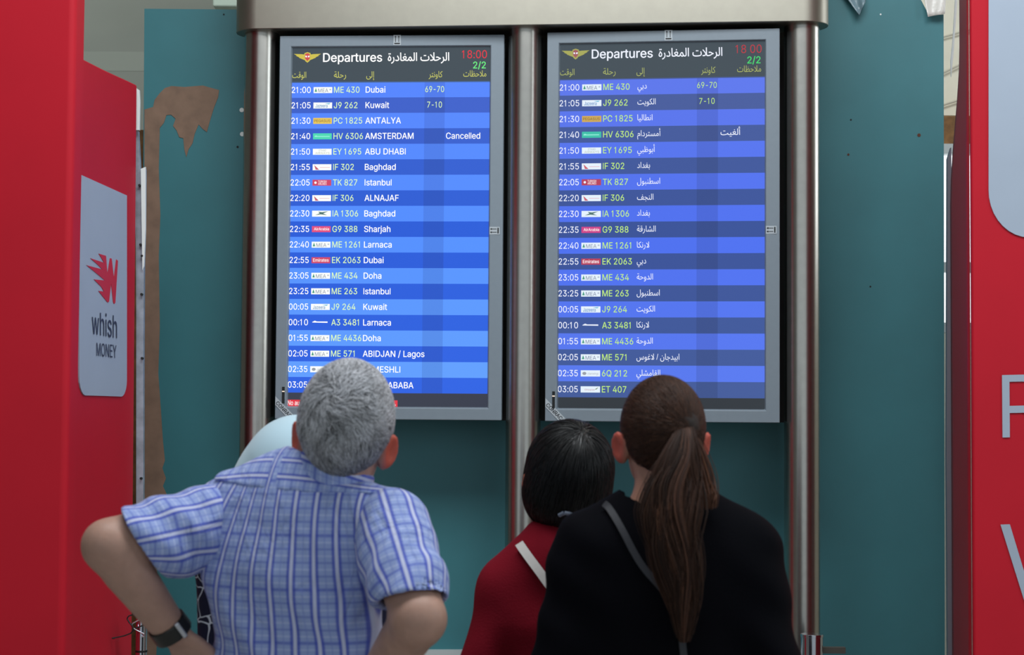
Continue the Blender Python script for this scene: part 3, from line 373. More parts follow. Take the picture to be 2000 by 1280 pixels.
# ------------------------------------------------------------------ the hall
HY = rad(6.0)                                  # the hall stands turned a little to the camera
m = MB(); m.box((-9, -9, -.2), (9, 12, 0), mat('floor_tile', srgb(170, 168, 162), .3, noise=.08, nscale=2))
struct(m.build('floor'))
m = MB(); m.box((-9, -2.5, 5.0), (9, 12, 5.2), mat('ceiling_board', srgb(190, 192, 188), .8))
struct(m.build('ceiling'))
m = MB(); m.box((-9, 9.3, 0), (9, 9.5, 5.0), mat('grey_plaster', srgb(150, 154, 146), .8, noise=.05, nscale=1.5))
struct(m.build('wall_back'))
m = MB(); m.box((-6.2, -2.5, 0), (-6.0, 9.3, 5.0), mat('grey_plaster_left', srgb(140, 142, 136), .8))
struct(m.build('wall_left'))
m = MB(); m.box((6.0, -2.5, 0), (6.2, 9.3, 5.0), mat('beige_plaster', srgb(190, 188, 176), .8))
struct(m.build('wall_right'))
# moulded band on the far wall, seen over the red booth
a, b = un(60, 99, 9.29), un(600, 141, 9.29)
m = MB(); m.box((-5.9, 9.298, b[2]), (1.5, 9.31, a[2]), mat('moulded_band', srgb(160, 165, 156), .8))
struct(m.build('trim_1', bevel=.002))
a, b = un(416, -60, 8.6), un(640, 14, 8.6)
m = MB(); m.box((a[0], 8.6, b[2]), (1.2, 9.3, a[2]), mat('lit_bulkhead', srgb(205, 222, 208), .7))  # the light on the bulkhead is put into its pale colour
struct(m.build('trim_2', bevel=.01))

# pale wall, timber and window seen through the slot beside the booth on the other side
a, b = un(1780, 225, 7.3), un(1990, 225, 7.3)
m = MB(); m.box((a[0], 7.3, a[2]), (b[0] + .3, 7.42, 5.0), mat('cream_plaster', srgb(232, 228, 208), .8, noise=.05, nscale=6))
struct(m.build('wall_inner'))
for k, (p, q) in enumerate((((1843, 72), (1872, 64)), ((1843, 142), (1866, 131)), ((1843, 205), (1862, 199)))):
    A, B = un(*p, 7.28), un(*q, 7.28)
    m = MB(); m.tube([A - (B - A) * .5, A, B, B + (B - A)], .004, mat('cream_conduit', srgb(190, 186, 170), .6))
    tag(m.build('conduit'), ('thin pale conduit highest on the cream wall behind the teal board',
                             'thin pale conduit midway up the cream wall behind the teal board',
                             'thin pale conduit just above the timber on the cream wall')[k], 'conduit')
a, b = un(1790, 226, 7.2), un(1985, 291, 7.2)
m = MB(); m.box((a[0], 7.2, b[2]), (b[0], 7.32, a[2]), WOOD)
tag(m.build('timber_beam', bevel=.004), 'short brown timber beam between the teal board and the lettered red booth', 'beam')
a, b = un(1800, 291, 7.2), un(1990, 640, 7.2)
m = MB(); m.box((a[0], 7.24, b[2]), (b[0], 7.27, a[2]), mat('daylight_pane', (.8, .8, .8), .3, emit=(1.25, 1.3, 1.35)))
wf = m.build('window_1'); struct(wf)
m = MB()
for yy in (291, 522, 640):
    q = un(1800, yy, 7.2); m.box((a[0], 7.19, q[2] - .02), (b[0], 7.24, q[2] + .02), mat('window_frame_paint', srgb(190, 200, 200), .5))
o = m.build('window_frame', wf)

# tall daylit window in the side wall, which the steel columns mirror
m = MB(); m.box((5.97, 5.9, 2.62), (5.995, 8.4, 4.5), mat('side_daylight_pane', (.8, .8, .8), .3, emit=(3.2, 3.4, 3.6)))
wf = m.build('window_2'); struct(wf)
m = MB()
for yy in (5.9, 7.15, 8.4):
    m.box((5.94, yy - .03, 2.59), (5.97, yy + .03, 4.53), mat('window_frame_paint', (0, 0, 0)))
for zz in (2.62, 4.5):
    m.box((5.94, 5.9, zz - .03), (5.97, 8.4, zz + .03), mat('window_frame_paint', (0, 0, 0)))
m.build('window_frame', wf)

# ------------------------------------------------------------------ teal hoarding
HB = rad(2.6)
HP = un(380, 500, 6.32)
HN = np.array([math.sin(HB), math.cos(HB), 0])          # away from the camera
hb = lambda x, y, d=0.0: on_plane(x, y, HP + HN * d, HN)


def floor_pt(x, d=0.0):
    p = hb(x, 1000, d).copy(); p[2] = 0.0; return p


def board(name, top, x0, x1, label, extra=()):
    """top: photo points of the top edge from left to right"""
    pts = [floor_pt(x0)] + [hb(*p) for p in top] + [floor_pt(x1)]
    base = (pts[0] + pts[-1]) / 2
    t = thing(name, label, 'panel', base, group=None)
    m = MB(); m.prism(pts, HN * .035, TEAL); wrap(t, m).build('board', t)
    return t


tl = board('hoarding_panel', [(282, 17), (506, 19)], 282, 506,
           'teal painted hoarding board with a brown bare patch, beside the booth with the W sign')
tcn = board('hoarding_panel', [(508, 19), (1560, 10)], 508, 1560,
            'wide teal hoarding board behind the two departure screens')
tr = board('hoarding_panel', [(1562, -45), (1770, -45), (1800, 2), (1815, 31), (1843, 28)], 1562, 1843,
           'teal hoarding board with a torn top corner, beside the booth lettered R')
brush = [(282, 214), (299, 209), (302, 195), (312, 182), (322, 172), (335, 168), (360, 170), (396, 167), (410, 171), (428, 176), (426, 190), (418, 210),
         (410, 236), (404, 258), (396, 252), (388, 243), (380, 262), (376, 280), (368, 292), (364, 307), (360, 292), (358, 270), (350, 268), (345, 255), (338, 246),
         (343, 232), (334, 224), (325, 225), (320, 240), (312, 250), (310, 330), (313, 420), (310, 500), (312, 640), (309, 730), (314, 800), (318, 860), (322, 900),
         (317, 915), (324, 935), (318, 950), (325, 965), (316, 990), (312, 1010), (314, 1080), (306, 1100), (309, 1200), (304, 1300), (282, 1300)]
m = MB(); m.prism([hb(x, y, -.002) for x, y in brush], HN * .0025, PEEL); wrap(tl, m).build('bare_patch', tl)['label'] = 'brown bare board where paint is missing'


def marks(t, spots):
    for x, y, r, mt in spots:
        p = hb(x, y, -.0015)
        mm = MB(); mm.cyl(p, p + HN * .003, r, mt, n=9)
        wrap(t, mm).build('paint_chip' if mt is WHITEP else 'screw_hole', t)


DARK = mat('hole_dark', srgb(30, 32, 32), .8)
marks(tl, [(302, 281, .004, DARK), (464, 287, .004, DARK), (472, 215, .008, WHITEP), (473, 262, .008, WHITEP), (437, 28, .003, DARK)])
marks(tr, [(1795, 264, .006, mat('rust', srgb(90, 50, 35), .8)), (1657, 302, .004, mat('rust', (0, 0, 0))), (1720, 28, .003, WHITEP), (1662, 234, .003, DARK), (1700, 560, .003, DARK)])
# brown timber edge beside the left board
a = un(268, 255, 6.42); b = un(286, 1300, 6.42)
m = MB(); m.box((a[0], 6.40, 0), (b[0], 6.46, a[2]), WOOD)
tag(m.build('timber_batten', bevel=.003), 'raw brown timber batten standing between the W sign booth and the teal board', 'batten')


# torn plastic hanging over the top of the right board
def sheet(name, quad, label, col, curl):
    nu, nv = 10, 8
    m = MB(); vs = []
    for j in range(nv + 1):
        for i in range(nu + 1):
            s_, t_ = i / nu, j / nv
            p = (1 - t_) * ((1 - s_) * np.array(quad[0]) + s_ * np.array(quad[1])) + t_ * ((1 - s_) * np.array(quad[3]) + s_ * np.array(quad[2]))
            d = -.012 - curl * (t_ ** 2) - .006 * math.sin(7 * s_ + 3 * t_)
            vs.append(hb(p[0], p[1], d))
    n = nu + 1
    fs = [(j * n + i, j * n + i + 1, (j + 1) * n + i + 1, (j + 1) * n + i) for j in range(nv) for i in range(nu)]
    m.add(vs, fs, mat(name + '_' + str(col[0]), srgb(*col), .3, spec=.6, bump=.3, bscale=40))
    o = m.build(name)
    md = o.modifiers.new('thick', 'SOLIDIFY'); md.thickness = .0015
    o.data.polygons.foreach_set('use_smooth', [True] * len(o.data.polygons))
    return tag(o, label, 'plastic sheet')


sheet('plastic_sheet', [(1796, -46), (1850, -46), (1845, 27), (1812, 33)], 'pale torn plastic sheet curling over the corner of the teal board', (214, 212, 205), .02)
sheet('plastic_sheet', [(1622, -46), (1692, -46), (1690, 4), (1678, 30)], 'grey plastic scrap hanging over the top of the teal board', (120, 146, 156), .03)
# pale skirting along the foot of the screen wall
a, b = hb(545, 1272, -.02), hb(1530, 1272, -.02)
m = MB(); m.prism([hb(x, y, -.03) for x, y in ((545, 1271), (1530, 1271), (1530, 1305), (545, 1305))], HN * .03, mat('pale_ledge', srgb(190, 200, 200), .5))
struct(m.build('trim_3'))

# ------------------------------------------------------------------ red booths
SP = un(270, 400, 5.62)
Q = un(140, 400, 5.06)
sd = np.array([SP[0] - Q[0], SP[1] - Q[1], 0]); sd /= np.linalg.norm(sd)
SN = np.array([sd[1], -sd[0], 0])                       # out of the side panel, towards the walkway
sp = lambda x, y, d=0.0: on_plane(x, y, SP + SN * d, SN)
booth = thing('advertising_booth', 'tall red booth with a winged W sign on its side', 'booth', (Q[0] - .35, Q[1] + .3, 0))
g0, g1 = sp(139, 900), sp(268, 900)
fl = lambda p: np.array([p[0], p[1], 0.0])
m = MB(); m.prism([fl(g0), sp(139, 103), sp(206, 137), sp(256, 160), sp(268, 166), fl(g1)], -SN * .04, RED)
wrap(booth, m).build('side_panel', booth, bevel=.006)
# front fascia, taller, with a rounded corner
fx = np.array([math.cos(HY), -math.sin(HY), 0]); fy = np.array([math.sin(HY), math.cos(HY), 0])
cor = un(138, 500, 5.0); cor[2] = 0
prof = [cor - fx * 1.3, cor - fx * .02]
prof += [cor - fx * .02 + fy * .02 + .02 * (math.sin(t) * fx - math.cos(t) * fy) for t in np.linspace(.2, math.pi / 2, 6)]
prof += [cor + fy * .075, cor - fx * 1.3 + fy * .075]
m = MB(); m.prism(prof, (0, 0, 3.3), RED)
o = wrap(booth, m).build('front_panel', booth, smooth=True)
# end wall and top of the booth
m = MB(); m.prism([cor - fx * 1.28 + fy * .06, cor - fx * 1.22 + fy * .06, cor - fx * 1.22 + fy * .62, cor - fx * 1.28 + fy * .62], (0, 0, 2.45), REDS)
wrap(booth, m).build('end_wall', booth)
# sign
rc = [(157, 341), (248, 382), (248, 500), (248, 640), (248, 742)]
rc += [(248 - 11 * (1 - math.cos(t)), 742 + 33 * math.sin(t)) for t in np.linspace(.3, math.pi / 2, 6)]
rc += [(225, 774.5), (180, 773)]
rc += [(168 - 13 * math.sin(t), 737 + 36 * math.cos(t)) for t in np.linspace(0.1, math.pi / 2, 6)]
rc += [(155, 640), (156, 480)]
m = MB(); m.prism([sp(x, y, .004) for x, y in rc], -SN * .004, SIGN)
sgn = wrap(booth, m).build('sign_panel', booth)
sgn['label'] = 'pale grey sign with a red winged W and two dark words'
cv = lambda pts: [(100 + x / 2.78, 320 + y / 2.78) for x, y in pts]
W_ = cv([(258, 488), (298, 500), (306, 600), (320, 513), (329, 515), (341, 622), (354, 520), (363, 527), (349, 755), (342, 762), (337, 752), (326, 650), (315, 748), (307, 754),
         (257, 691), (287, 694), (272, 668), (232, 628), (292, 634), (262, 608), (192, 551), (278, 574), (255, 550), (213, 513), (288, 538), (275, 515)])
m = MB(); m.prism([sp(x, y, .0055) for x, y in W_], -SN * .001, LOGO)
wrap(booth, m).build('logo_mark', sgn, loc=-sgn.location)


def letter_quad(mb, s, quad, fn, mt, bold=0.0):
    v, f = text2d(s, bold)
    lo, hi = v.min(0), v.max(0)
    q = [np.array(a, float) for a in quad]
    out = []
    for p in v:
        a, b = (p - lo) / (hi - lo)
        out.append(fn(*((1 - b) * ((1 - a) * q[3] + a * q[2]) + b * ((1 - a) * q[0] + a * q[1]))))
    mb.add(out, f, mt)


m = MB(); letter_quad(m, 'whish', cv([(222, 796), (358, 823), (358, 950), (222, 926)]), lambda x, y: sp(x, y, .006), INK)
wrap(booth, m).build('lettering', sgn)
m = MB(); letter_quad(m, 'MONEY', cv([(247, 971), (355, 985), (355, 1056), (247, 1044)]), lambda x, y: sp(x, y, .006), INK)
wrap(booth, m).build('lettering', sgn)
# aluminium edge with rivets, torn white vinyl
EY_ = 5.64
edge = [(266, 256), (270, 256), (274, 330), (284, 330), (284, 352), (283, 450), (281, 520), (280, 700), (280, 1000), (280, 1330), (266, 1330), (266, 900), (266, 600), (265, 470), (262, 400), (262, 330)]
m = MB(); m.prism([un(x, y, EY_) for x, y in edge], (0, .02, 0), ALU)
ep = wrap(booth, m).build('edge_profile', booth)
m = MB()
torn = [(250, 166), (258, 165), (263, 170), (272, 176), (273, 200), (272, 254), (262, 254), (262, 225), (259, 192), (256, 215), (254, 205), (255, 180)]
m.prism([un(x, y, EY_ - .025) for x, y in torn], (0, .012, 0), WHITEP)
wrap(booth, m).build('torn_vinyl', booth)
m = MB()
m.prism([un(x, y, EY_ - .012) for x, y in ((275, 330), (284, 326), (284, 448), (281, 520), (278, 528), (277, 460))], (0, .012, 0), WHITEP)
wrap(booth, m).build('torn_vinyl', booth)
for x, y in ((272, 362), (274, 478), (276, 575), (275, 935), (277, 500), (277, 700)):
    p = un(x, y, EY_ - .012)
    m = MB(); m.cyl(p, p + np.array((0, .014, 0)), .004, DARK, n=8); wrap(booth, m).build('rivet', booth)

# booth on the other side
near, far = un(1899, 800, 5.0), un(1861, 800, 5.6)
near[2] = far[2] = 0
b2 = thing('advertising_booth', 'tall red booth with a rounded grey sign and letters R and V', 'booth', near + np.array([.5, .35, 0]))
m = MB()
prof = [near, near + fx * 1.2, near + fx * 1.2 + fy * .03, near + fy * .03]
m.prism(prof, (0, 0, 3.3), RED); wrap(b2, m).build('front_panel', b2, bevel=.008, seg=3)
sdv = far - near; sdl = np.linalg.norm(sdv); sdv /= sdl
nv_ = np.array([sdv[1], -sdv[0], 0])
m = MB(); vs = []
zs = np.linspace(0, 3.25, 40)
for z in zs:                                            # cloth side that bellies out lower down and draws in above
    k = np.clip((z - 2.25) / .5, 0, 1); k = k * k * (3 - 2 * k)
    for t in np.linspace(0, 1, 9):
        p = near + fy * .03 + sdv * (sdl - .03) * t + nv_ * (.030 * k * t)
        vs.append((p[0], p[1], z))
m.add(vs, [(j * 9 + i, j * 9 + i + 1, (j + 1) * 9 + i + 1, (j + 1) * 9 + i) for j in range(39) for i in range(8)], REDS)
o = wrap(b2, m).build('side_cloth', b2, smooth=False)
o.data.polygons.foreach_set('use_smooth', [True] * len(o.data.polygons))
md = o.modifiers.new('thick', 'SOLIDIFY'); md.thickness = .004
m = MB()
gp = [(1851, 310), (1858, 288), (1860, 520), (1864, 700), (1868, 1000), (1874, 1330), (1852, 1330), (1849, 900), (1850, 600)]
m.prism([un(x, y, 5.66) for x, y in gp], (0, .02, 0), mat('grey_profile', srgb(120, 130, 140), .5, metal=.3))
wrap(b2, m).build('edge_profile', b2)
m = MB()
m.prism([un(x, y, 5.62) for x, y in ((1866, 0), (1870, 0), (1868, 30), (1862, 110), (1858, 150), (1857, 120), (1861, 80))], (0, .008, 0), WHITEP)
wrap(b2, m).build('torn_vinyl', b2)
m = MB()
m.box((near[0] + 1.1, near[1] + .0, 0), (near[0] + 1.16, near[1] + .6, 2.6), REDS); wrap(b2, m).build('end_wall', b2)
RP = near.copy(); RNf = -fy
rp = lambda x, y, d=0.0: on_plane(x, y, RP + RNf * d, RNf)
rs = [(1931, -60), (1931, 372)]
rs += [(1931 + 80 * (1 - math.cos(t)), 372 + 92 * math.sin(t)) for t in np.linspace(.15, math.pi / 2, 9)]
rs += [(2150, 470), (2150, -60)]
m = MB(); m.prism([rp(x, y, .004) for x, y in rs], -RNf * .004, SIGN)
wrap(b2, m).build('sign_panel', b2)['label'] = 'pale grey sign panel with a rounded lower corner'
m = MB(); letter_quad(m, 'R', [(1957, 733), (2040, 731), (2041, 853), (1958, 855)], lambda x, y: rp(x, y, .003), SIGN)
wrap(b2, m).build('lettering', b2)
m = MB(); letter_quad(m, 'V', [(1954, 1025), (2075, 1022), (2076, 1190), (1955, 1193)], lambda x, y: rp(x, y, .003), SIGN)
wrap(b2, m).build('lettering', b2)

# ------------------------------------------------------------------ display stand
ST = rad(5.6)
ax = np.array([math.cos(ST), -math.sin(ST), 0]); ay = np.array([math.sin(ST), math.cos(ST), 0])
stP = un(1022, 440, 6.0)
stand = thing('display_stand', 'brushed steel stand of three columns under a rounded cap, holding the screens', 'stand', (stP[0], stP[1], 0), -ST)
colx = []
for px in (506, 1024, 1566):
    p = on_plane(px, 500, stP, ay)
    colx.append(float(np.dot(p - stP, ax)))
zc = un(1022, 50, 5.92)[2]
R_ = .0575
for x in colx:
    m = MB(); m.cyl((x, 0, 0), (x, 0, zc + .02), R_, STEEL, n=64)
    m.build('column', stand, smooth=True)
m = MB()
rcp = .086
x0, x1 = colx[0] - .0, colx[2] + .0
cp = [(x0 + rcp * math.cos(t), rcp * math.sin(t), zc) for t in np.linspace(math.pi / 2, 3 * math.pi / 2, 24)]
cp += [(x1 + rcp * math.cos(t), rcp * math.sin(t), zc) for t in np.linspace(-math.pi / 2, math.pi / 2, 24)]
m.prism(cp, (0, 0, .42), STEELC)
m.build('cap', stand, bevel=.003)
for a, b in ((0, 1), (1, 2)):
    zb = un(1022, 822, 6.2)[2]
    m = MB(); m.box((colx[a] + .02, .185, zb), (colx[b] - .02, .20, zc + .1), BLACK)
    m.build('mounting_plate', stand)

# ------------------------------------------------------------------ departure screens
FL = [('21:00', 'ME 430', 'Dubai', 'دبي', '69-70', 'mea'), ('21:05', 'J9 262', 'Kuwait', 'الكويت', '7-10', 'jaz'), ('21:30', 'PC 1825', 'ANTALYA', 'انطاليا', '', 'peg'),
      ('21:40', 'HV 6306', 'AMSTERDAM', 'أمستردام', '', 'tra'), ('21:50', 'EY 1695', 'ABU DHABI', 'أبوظبي', '', 'eti'), ('21:55', 'IF 302', 'Baghdad', 'بغداد', '', 'fly'),
      ('22:05', 'TK 827', 'Istanbul', 'اسطنبول', '', 'tur'), ('22:20', 'IF 306', 'ALNAJAF', 'النجف', '', 'fly'), ('22:30', 'IA 1306', 'Baghdad', 'بغداد', '', 'ira'),
      ('22:35', 'G9 388', 'Sharjah', 'الشارقة', '', 'ara'), ('22:40', 'ME 1261', 'Larnaca', 'لارنكا', '', 'mea'), ('22:55', 'EK 2063', 'Dubai', 'دبي', '', 'emi'),
      ('23:05', 'ME 434', 'Doha', 'الدوحة', '', 'mea'), ('23:25', 'ME 263', 'Istanbul', 'اسطنبول', '', 'mea'), ('00:05', 'J9 264', 'Kuwait', 'الكويت', '', 'jaz'),
      ('00:10', 'A3 3481', 'Larnaca', 'لارنكا', '', 'aeg'), ('01:55', 'ME 4436', 'Doha', 'الدوحة', '', 'mea'), ('02:05', 'ME 571', 'ABIDJAN / Lagos', 'ابيدجان / لاغوس', '', 'mea'),
      ('02:35', '6Q 212', 'KAMESHLI', 'القامشلي', '', 'cha'), ('03:05', 'ET 407', 'ADDIS ABABA', '', '', 'eth')]


def lerp3(a, b, c, t):
    a, b, c = map(np.array, (a, b, c))
    q = a + (b - a) * t * 2 if t < .5 else b + (c - b) * (t * 2 - 1)
    return tuple(int(round(x)) for x in q)


def monitor(pc, Y, yaw, W, H, name, label, pal):
    c = un(*pc, Y)
    t = thing(name, label, 'screen', (c[0], c[1], c[2] - H / 2), -yaw)
    k = W / 442.5                                       # metres per layout unit
    SWu, SHu = 394.0, H / k - 44.5
    L, T = 22.5, 21.5                                   # bezel left and top
    X = lambda u: (u + L) * k - W / 2
    Z = lambda v: H - (v + T) * k
    # bezel frame
    m = MB()
    o_ = [(-W / 2, 0), (W / 2, 0), (W / 2, H), (-W / 2, H)]
    xi0, xi1, zi0, zi1 = X(0), X(SWu), Z(SHu), Z(0)
    i_ = [(xi0, zi0), (xi1, zi0), (xi1, zi1), (xi0, zi1)]
    d = .0045
    j_ = [(xi0 + d, zi0 + d), (xi1 - d, zi0 + d), (xi1 - d, zi1 - d), (xi0 + d, zi1 - d)]
    vs = [(x, 0, z) for x, z in o_] + [(x, -.002, z) for x, z in i_] + [(x, .012, z) for x, z in j_] + [(x, .04, z) for x, z in o_]
    fs = []
    for i in range(4):
        n = (i + 1) % 4
        fs += [(i, n, n + 4, i + 4), (i + 4, n + 4, n + 8, i + 8), (n, i, i + 12, n + 12)]
    fs.append((15, 14, 13, 12))
    m.add(vs, fs, BEZ)
    m.build('bezel', t, bevel=.003)
    m = MB(); m.box((-W / 2 + .004, .041, .004), (W / 2 - .004, .12, H - .004), BLACK); m.build('housing', t, bevel=.004)
    # picture
    def rect(mb, u0, v0, u1, v1, mt, d=0.0):
        y = .0095 - d
        mb.add([(X(u0), y, Z(v1)), (X(u1), y, Z(v1)), (X(u1), y, Z(v0)), (X(u0), y, Z(v0))], [(0, 1, 2, 3)], mt)

    def shape(mb, pts, mt, d=.0006):
        mb.add([(X(u), .0095 - d, Z(v)) for u, v in pts], [tuple(range(len(pts) - 1, -1, -1))], mt)

    def word(mb, s, u, v, size, mt, width=None, al='l', sx=.90, bold=.0, d=.0009, ar=False):
        vv, f = text2d(arabic(s) if ar else s, bold)
        lo, hi = vv[:, 0].min(), vv[:, 0].max()
        if width:
            sx = width / ((hi - lo) * size)
        wd = (hi - lo) * size * sx
        u0 = u if al == 'l' else u - wd if al == 'r' else u - wd / 2
        mb.add([(X(u0 + (x - lo) * size * sx), .0095 - d, Z(v - y * size)) for x, y in vv], f, mt)

    wh, gr, yl = pal['white'], pal['num'], pal['head']
    m = MB(); m.box((X(0) - .006, .010, Z(SHu) - .006), (X(SWu) + .006, .04, Z(0) + .006), lit(*pal['bg'])); scr = m.build('screen', t)
    m = MB()
    rect(m, 0, 0, SWu, 69, lit(*pal['bg']))
    rect(m, 0, 69, SWu, 71, lit(*pal['line']), .0002)
    g1, g2 = lit(*pal['gold']), lit(*pal['shield'])
    for s in (-1, 1):
        cx = 32
        shape(m, [(cx + s * q[0], q[1]) for q in ((4, 15), (12, 14), (27, 13.5), (21, 17), (23, 17.2), (16, 20.5), (17, 21), (10, 24), (5, 26))][::s], g1)
    shape(m, [(26, 12), (32, 10), (38, 12), (39, 22), (36, 28), (32, 31), (28, 28), (25, 22)], g1, .0007)
    shape(m, [(27.5, 14), (32, 12), (36.5, 14), (37, 22), (32, 28), (27, 22)], g2, .0008)
    shape(m, [(28, 17), (31, 17.5), (31, 20.5), (28, 20)], wh, .0009); shape(m, [(33, 17.5), (36, 17), (36, 20), (33, 20.5)], wh, .0009)
    word(m, 'Departures', 63, 29.5, 23.5, wh, width=117, bold=.016)
    word(m, 'الرحلات المغادرة', 191, 28.5, 23, wh, width=121, bold=.012, ar=True)
    word(m, '18:00' if pal['colon'] else '18 00', 337, 24, 21.5, lit(*pal['clock']), width=49, bold=.004)
    word(m, '2/2', 359, 44, 18, lit(*pal['page']), width=25, bold=.016)
    for s, u0, u1, b in (('الوقت', 2.5, 30, 61), ('رحلة', 85, 109, 61), ('إلى', 149, 165, 61), ('كاونتر', 272, 299, 61), ('ملاحظات', 340, 385, 60)):
        word(m, s, u0, b, 17, yl, width=u1 - u0, ar=True)
    m.build('header', scr)
    rh = (679.5 - 70) / 20
    for i, (tm, fn, en, arb, ctr, lg) in enumerate(FL):
        v0 = 70 + i * rh
        tt = i / 19
        base = lerp3(*pal['light' if i % 2 == 0 else 'dark'], tt)  # viewing-angle tint down the screen, put into the row colours
        m = MB()
        rect(m, 0, v0, 264, v0 + rh, lit(*base))
        rect(m, 264, v0, 304, v0 + rh, lit(*(max(0, int(c * .91)) for c in base)))
        rect(m, 304, v0, SWu, v0 + rh, lit(*(min(255, int(c * 1.0 + 2)) for c in base)))
        bl = v0 + rh / 2 + 5.6
        word(m, tm, 1.5, bl, 16.3, wh, width=38, bold=.006)
        word(m, fn, 85.5, bl, 16.3, gr, sx=.865, bold=.006)
        if pal['arabic']:
            if arb:
                word(m, arb, 151, bl - 1.6, 16, wh, sx=.78, ar=True, bold=.002)
            if ctr:
                word(m, ctr, 283, bl - 1, 15.5, gr, al='c', width=37 if i == 0 else 29)
        else:
            word(m, en, 148, bl, 16.3, wh, sx=.925, bold=.010)
            if ctr:
                word(m, ctr, 284, bl - .5, 16, gr, al='c', width=37 if i == 0 else 29, bold=.002)
        if i == 3:
            if pal['arabic']:
                word(m, 'ألغيت', 346, bl - 2, 17, wh, al='r', ar=True, bold=.004)
            else:
                word(m, 'Cancelled', 307, bl, 16.3, wh, width=67, bold=.008)
        # airline tile
        a0, a1, c0, c1 = 45.0, 82.0, v0 + rh / 2 - 5.8, v0 + rh / 2 + 6
        def tile(col, d=.0004): rect(m, a0, c0, a1, c1, lit(*col), d)
        def tx(s, u, v, sz, col, wdt, b=.0): word(m, s, u, v, sz, lit(*col), width=wdt, bold=b, d=.0008)
        if lg == 'mea':
            tile(pal['tile']); shape(m, [(a0 + 2, c1 - 2.5), (a0 + 4.5, c0 + 1.5), (a0 + 7, c1 - 2.5)], lit(60, 150, 120)); tx('MEA', a0 + 9, c1 - 1.5, 10, (110, 120, 150), 20); tx('*', a0 + 31, c1 - 2, 9, (150, 160, 180), 4)
        elif lg == 'jaz':
            tile(pal['tile']); tx('Jazeera', a0 + 4, c1 - 1.8, 9.5, (70, 130, 190), 24, .01); shape(m, [(a0 + 22, c0 + 2), (a0 + 34, c0 + 1), (a0 + 31, c0 + 4)], lit(120, 190, 220))
        elif lg == 'peg':
            tile(pal['yellow']); tx('PEGASUS', a0 + 2, c1 - 3.5, 7, (120, 100, 60), 32, .01)
        elif lg == 'tra':
            tile(pal['green']); shape(m, [(a0 + 3, c0 + 5.4), (a0 + 6, c0 + 4), (a0 + 9, c0 + 5.4), (a0 + 33, c0 + 5.4), (a0 + 33, c0 + 7), (a0 + 3, c0 + 7)], lit(150, 240, 220))
        elif lg == 'eti':
            tile(pal['tile']); tx('ETIHAD', a0 + 12, c0 + 5.2, 5, (150, 165, 165), 14); tx('AIRWAYS', a0 + 5, c1 - 1.2, 5.6, (175, 185, 165), 28)
        elif lg == 'fly':
            tile(pal['tile']); shape(m, [(a0 + 3, c0 + 1.5), (a0 + 13, c1 - 1), (a0 + 6, c1 - 1)], lit(200, 90, 105)); shape(m, [(a0 + 14, c0 + 6), (a0 + 34, c0 + 6), (a0 + 34, c0 + 7), (a0 + 14, c0 + 7)], lit(230, 170, 180))
        elif lg == 'tur':
            tile(pal['red']); shape(m, [(a0 + 6 + 2.4 * math.cos(q), c0 + 5.9 + 2.4 * math.sin(q)) for q in np.linspace(0, 6.28, 9)[:-1]], wh)
            tx('TURKISH', a0 + 11, c0 + 5.6, 5.5, (250, 225, 230), 17, .02); tx('AIRLINES', a0 + 11, c1 - 1.6, 5.5, (250, 225, 230), 17, .02)
        elif lg == 'ira':
            tile(pal['tile']); shape(m, [(a0 + 6, c1 - 3), (a0 + 15, c0 + 5), (a0 + 12, c0 + 2), (a0 + 20, c0 + 3), (a0 + 32, c0 + 1), (a0 + 22, c0 + 5.5), (a0 + 30, c1 - 3), (a0 + 17, c1 - 4.5)], lit(70, 110, 105))
        elif lg == 'ara':
            tile(pal['pink']); tx('AirArabia', a0 + 4, c1 - 3.6, 7.4, (255, 235, 240), 30, .02)
        elif lg == 'emi':
            tile(pal['red']); tx('Emirates', a0 + 3, c1 - 3, 8.6, (255, 235, 240), 31, .02)
        elif lg == 'aeg':
            shape(m, [(a0 + 3, c0 + 5), (a0 + 8, c0 + 2.5), (a0 + 12, c0 + 4), (a0 + 33, c0 + 4), (a0 + 33, c0 + 6.5), (a0 + 3, c0 + 6)], wh)
        elif lg == 'cha':
            tile(pal['tile']); shape(m, [(a0 + 7 + 4 * math.cos(q), c0 + 6 + 3 * math.sin(q)) for q in np.linspace(0, 6.28, 11)[:-1]], lit(150, 155, 165)); tx('chamwings', a0 + 13, c1 - 3.4, 6, (160, 165, 175), 21)
        elif lg == 'eth':
            tile(pal['tile']); shape(m, [(a0 + 27, c0 + 6), (a0 + 31, c0 + 3), (a0 + 34, c0 + 2), (a0 + 30, c0 + 6)], lit(120, 140, 90)); tx('Ethiopian', a0 + 8, c0 + 8, 4.6, (190, 130, 140), 19)
        m.build('flight_row', scr)
    m = MB()
    rect(m, 0, 679.5, SWu, SHu, lit(*pal['foot']))
    if not pal['arabic']:
        rect(m, 0, SHu - 14.5, 217, SHu - 1.5, lit(225, 45, 60), .0003)
        word(m, 'No au', 1.5, SHu - 4, 12.5, lit(255, 245, 245), width=23, bold=.012)
        word(m, 'n...', 197, SHu - 4.5, 12, lit(255, 230, 235), width=17, bold=.012)
    m.build('footer', scr)
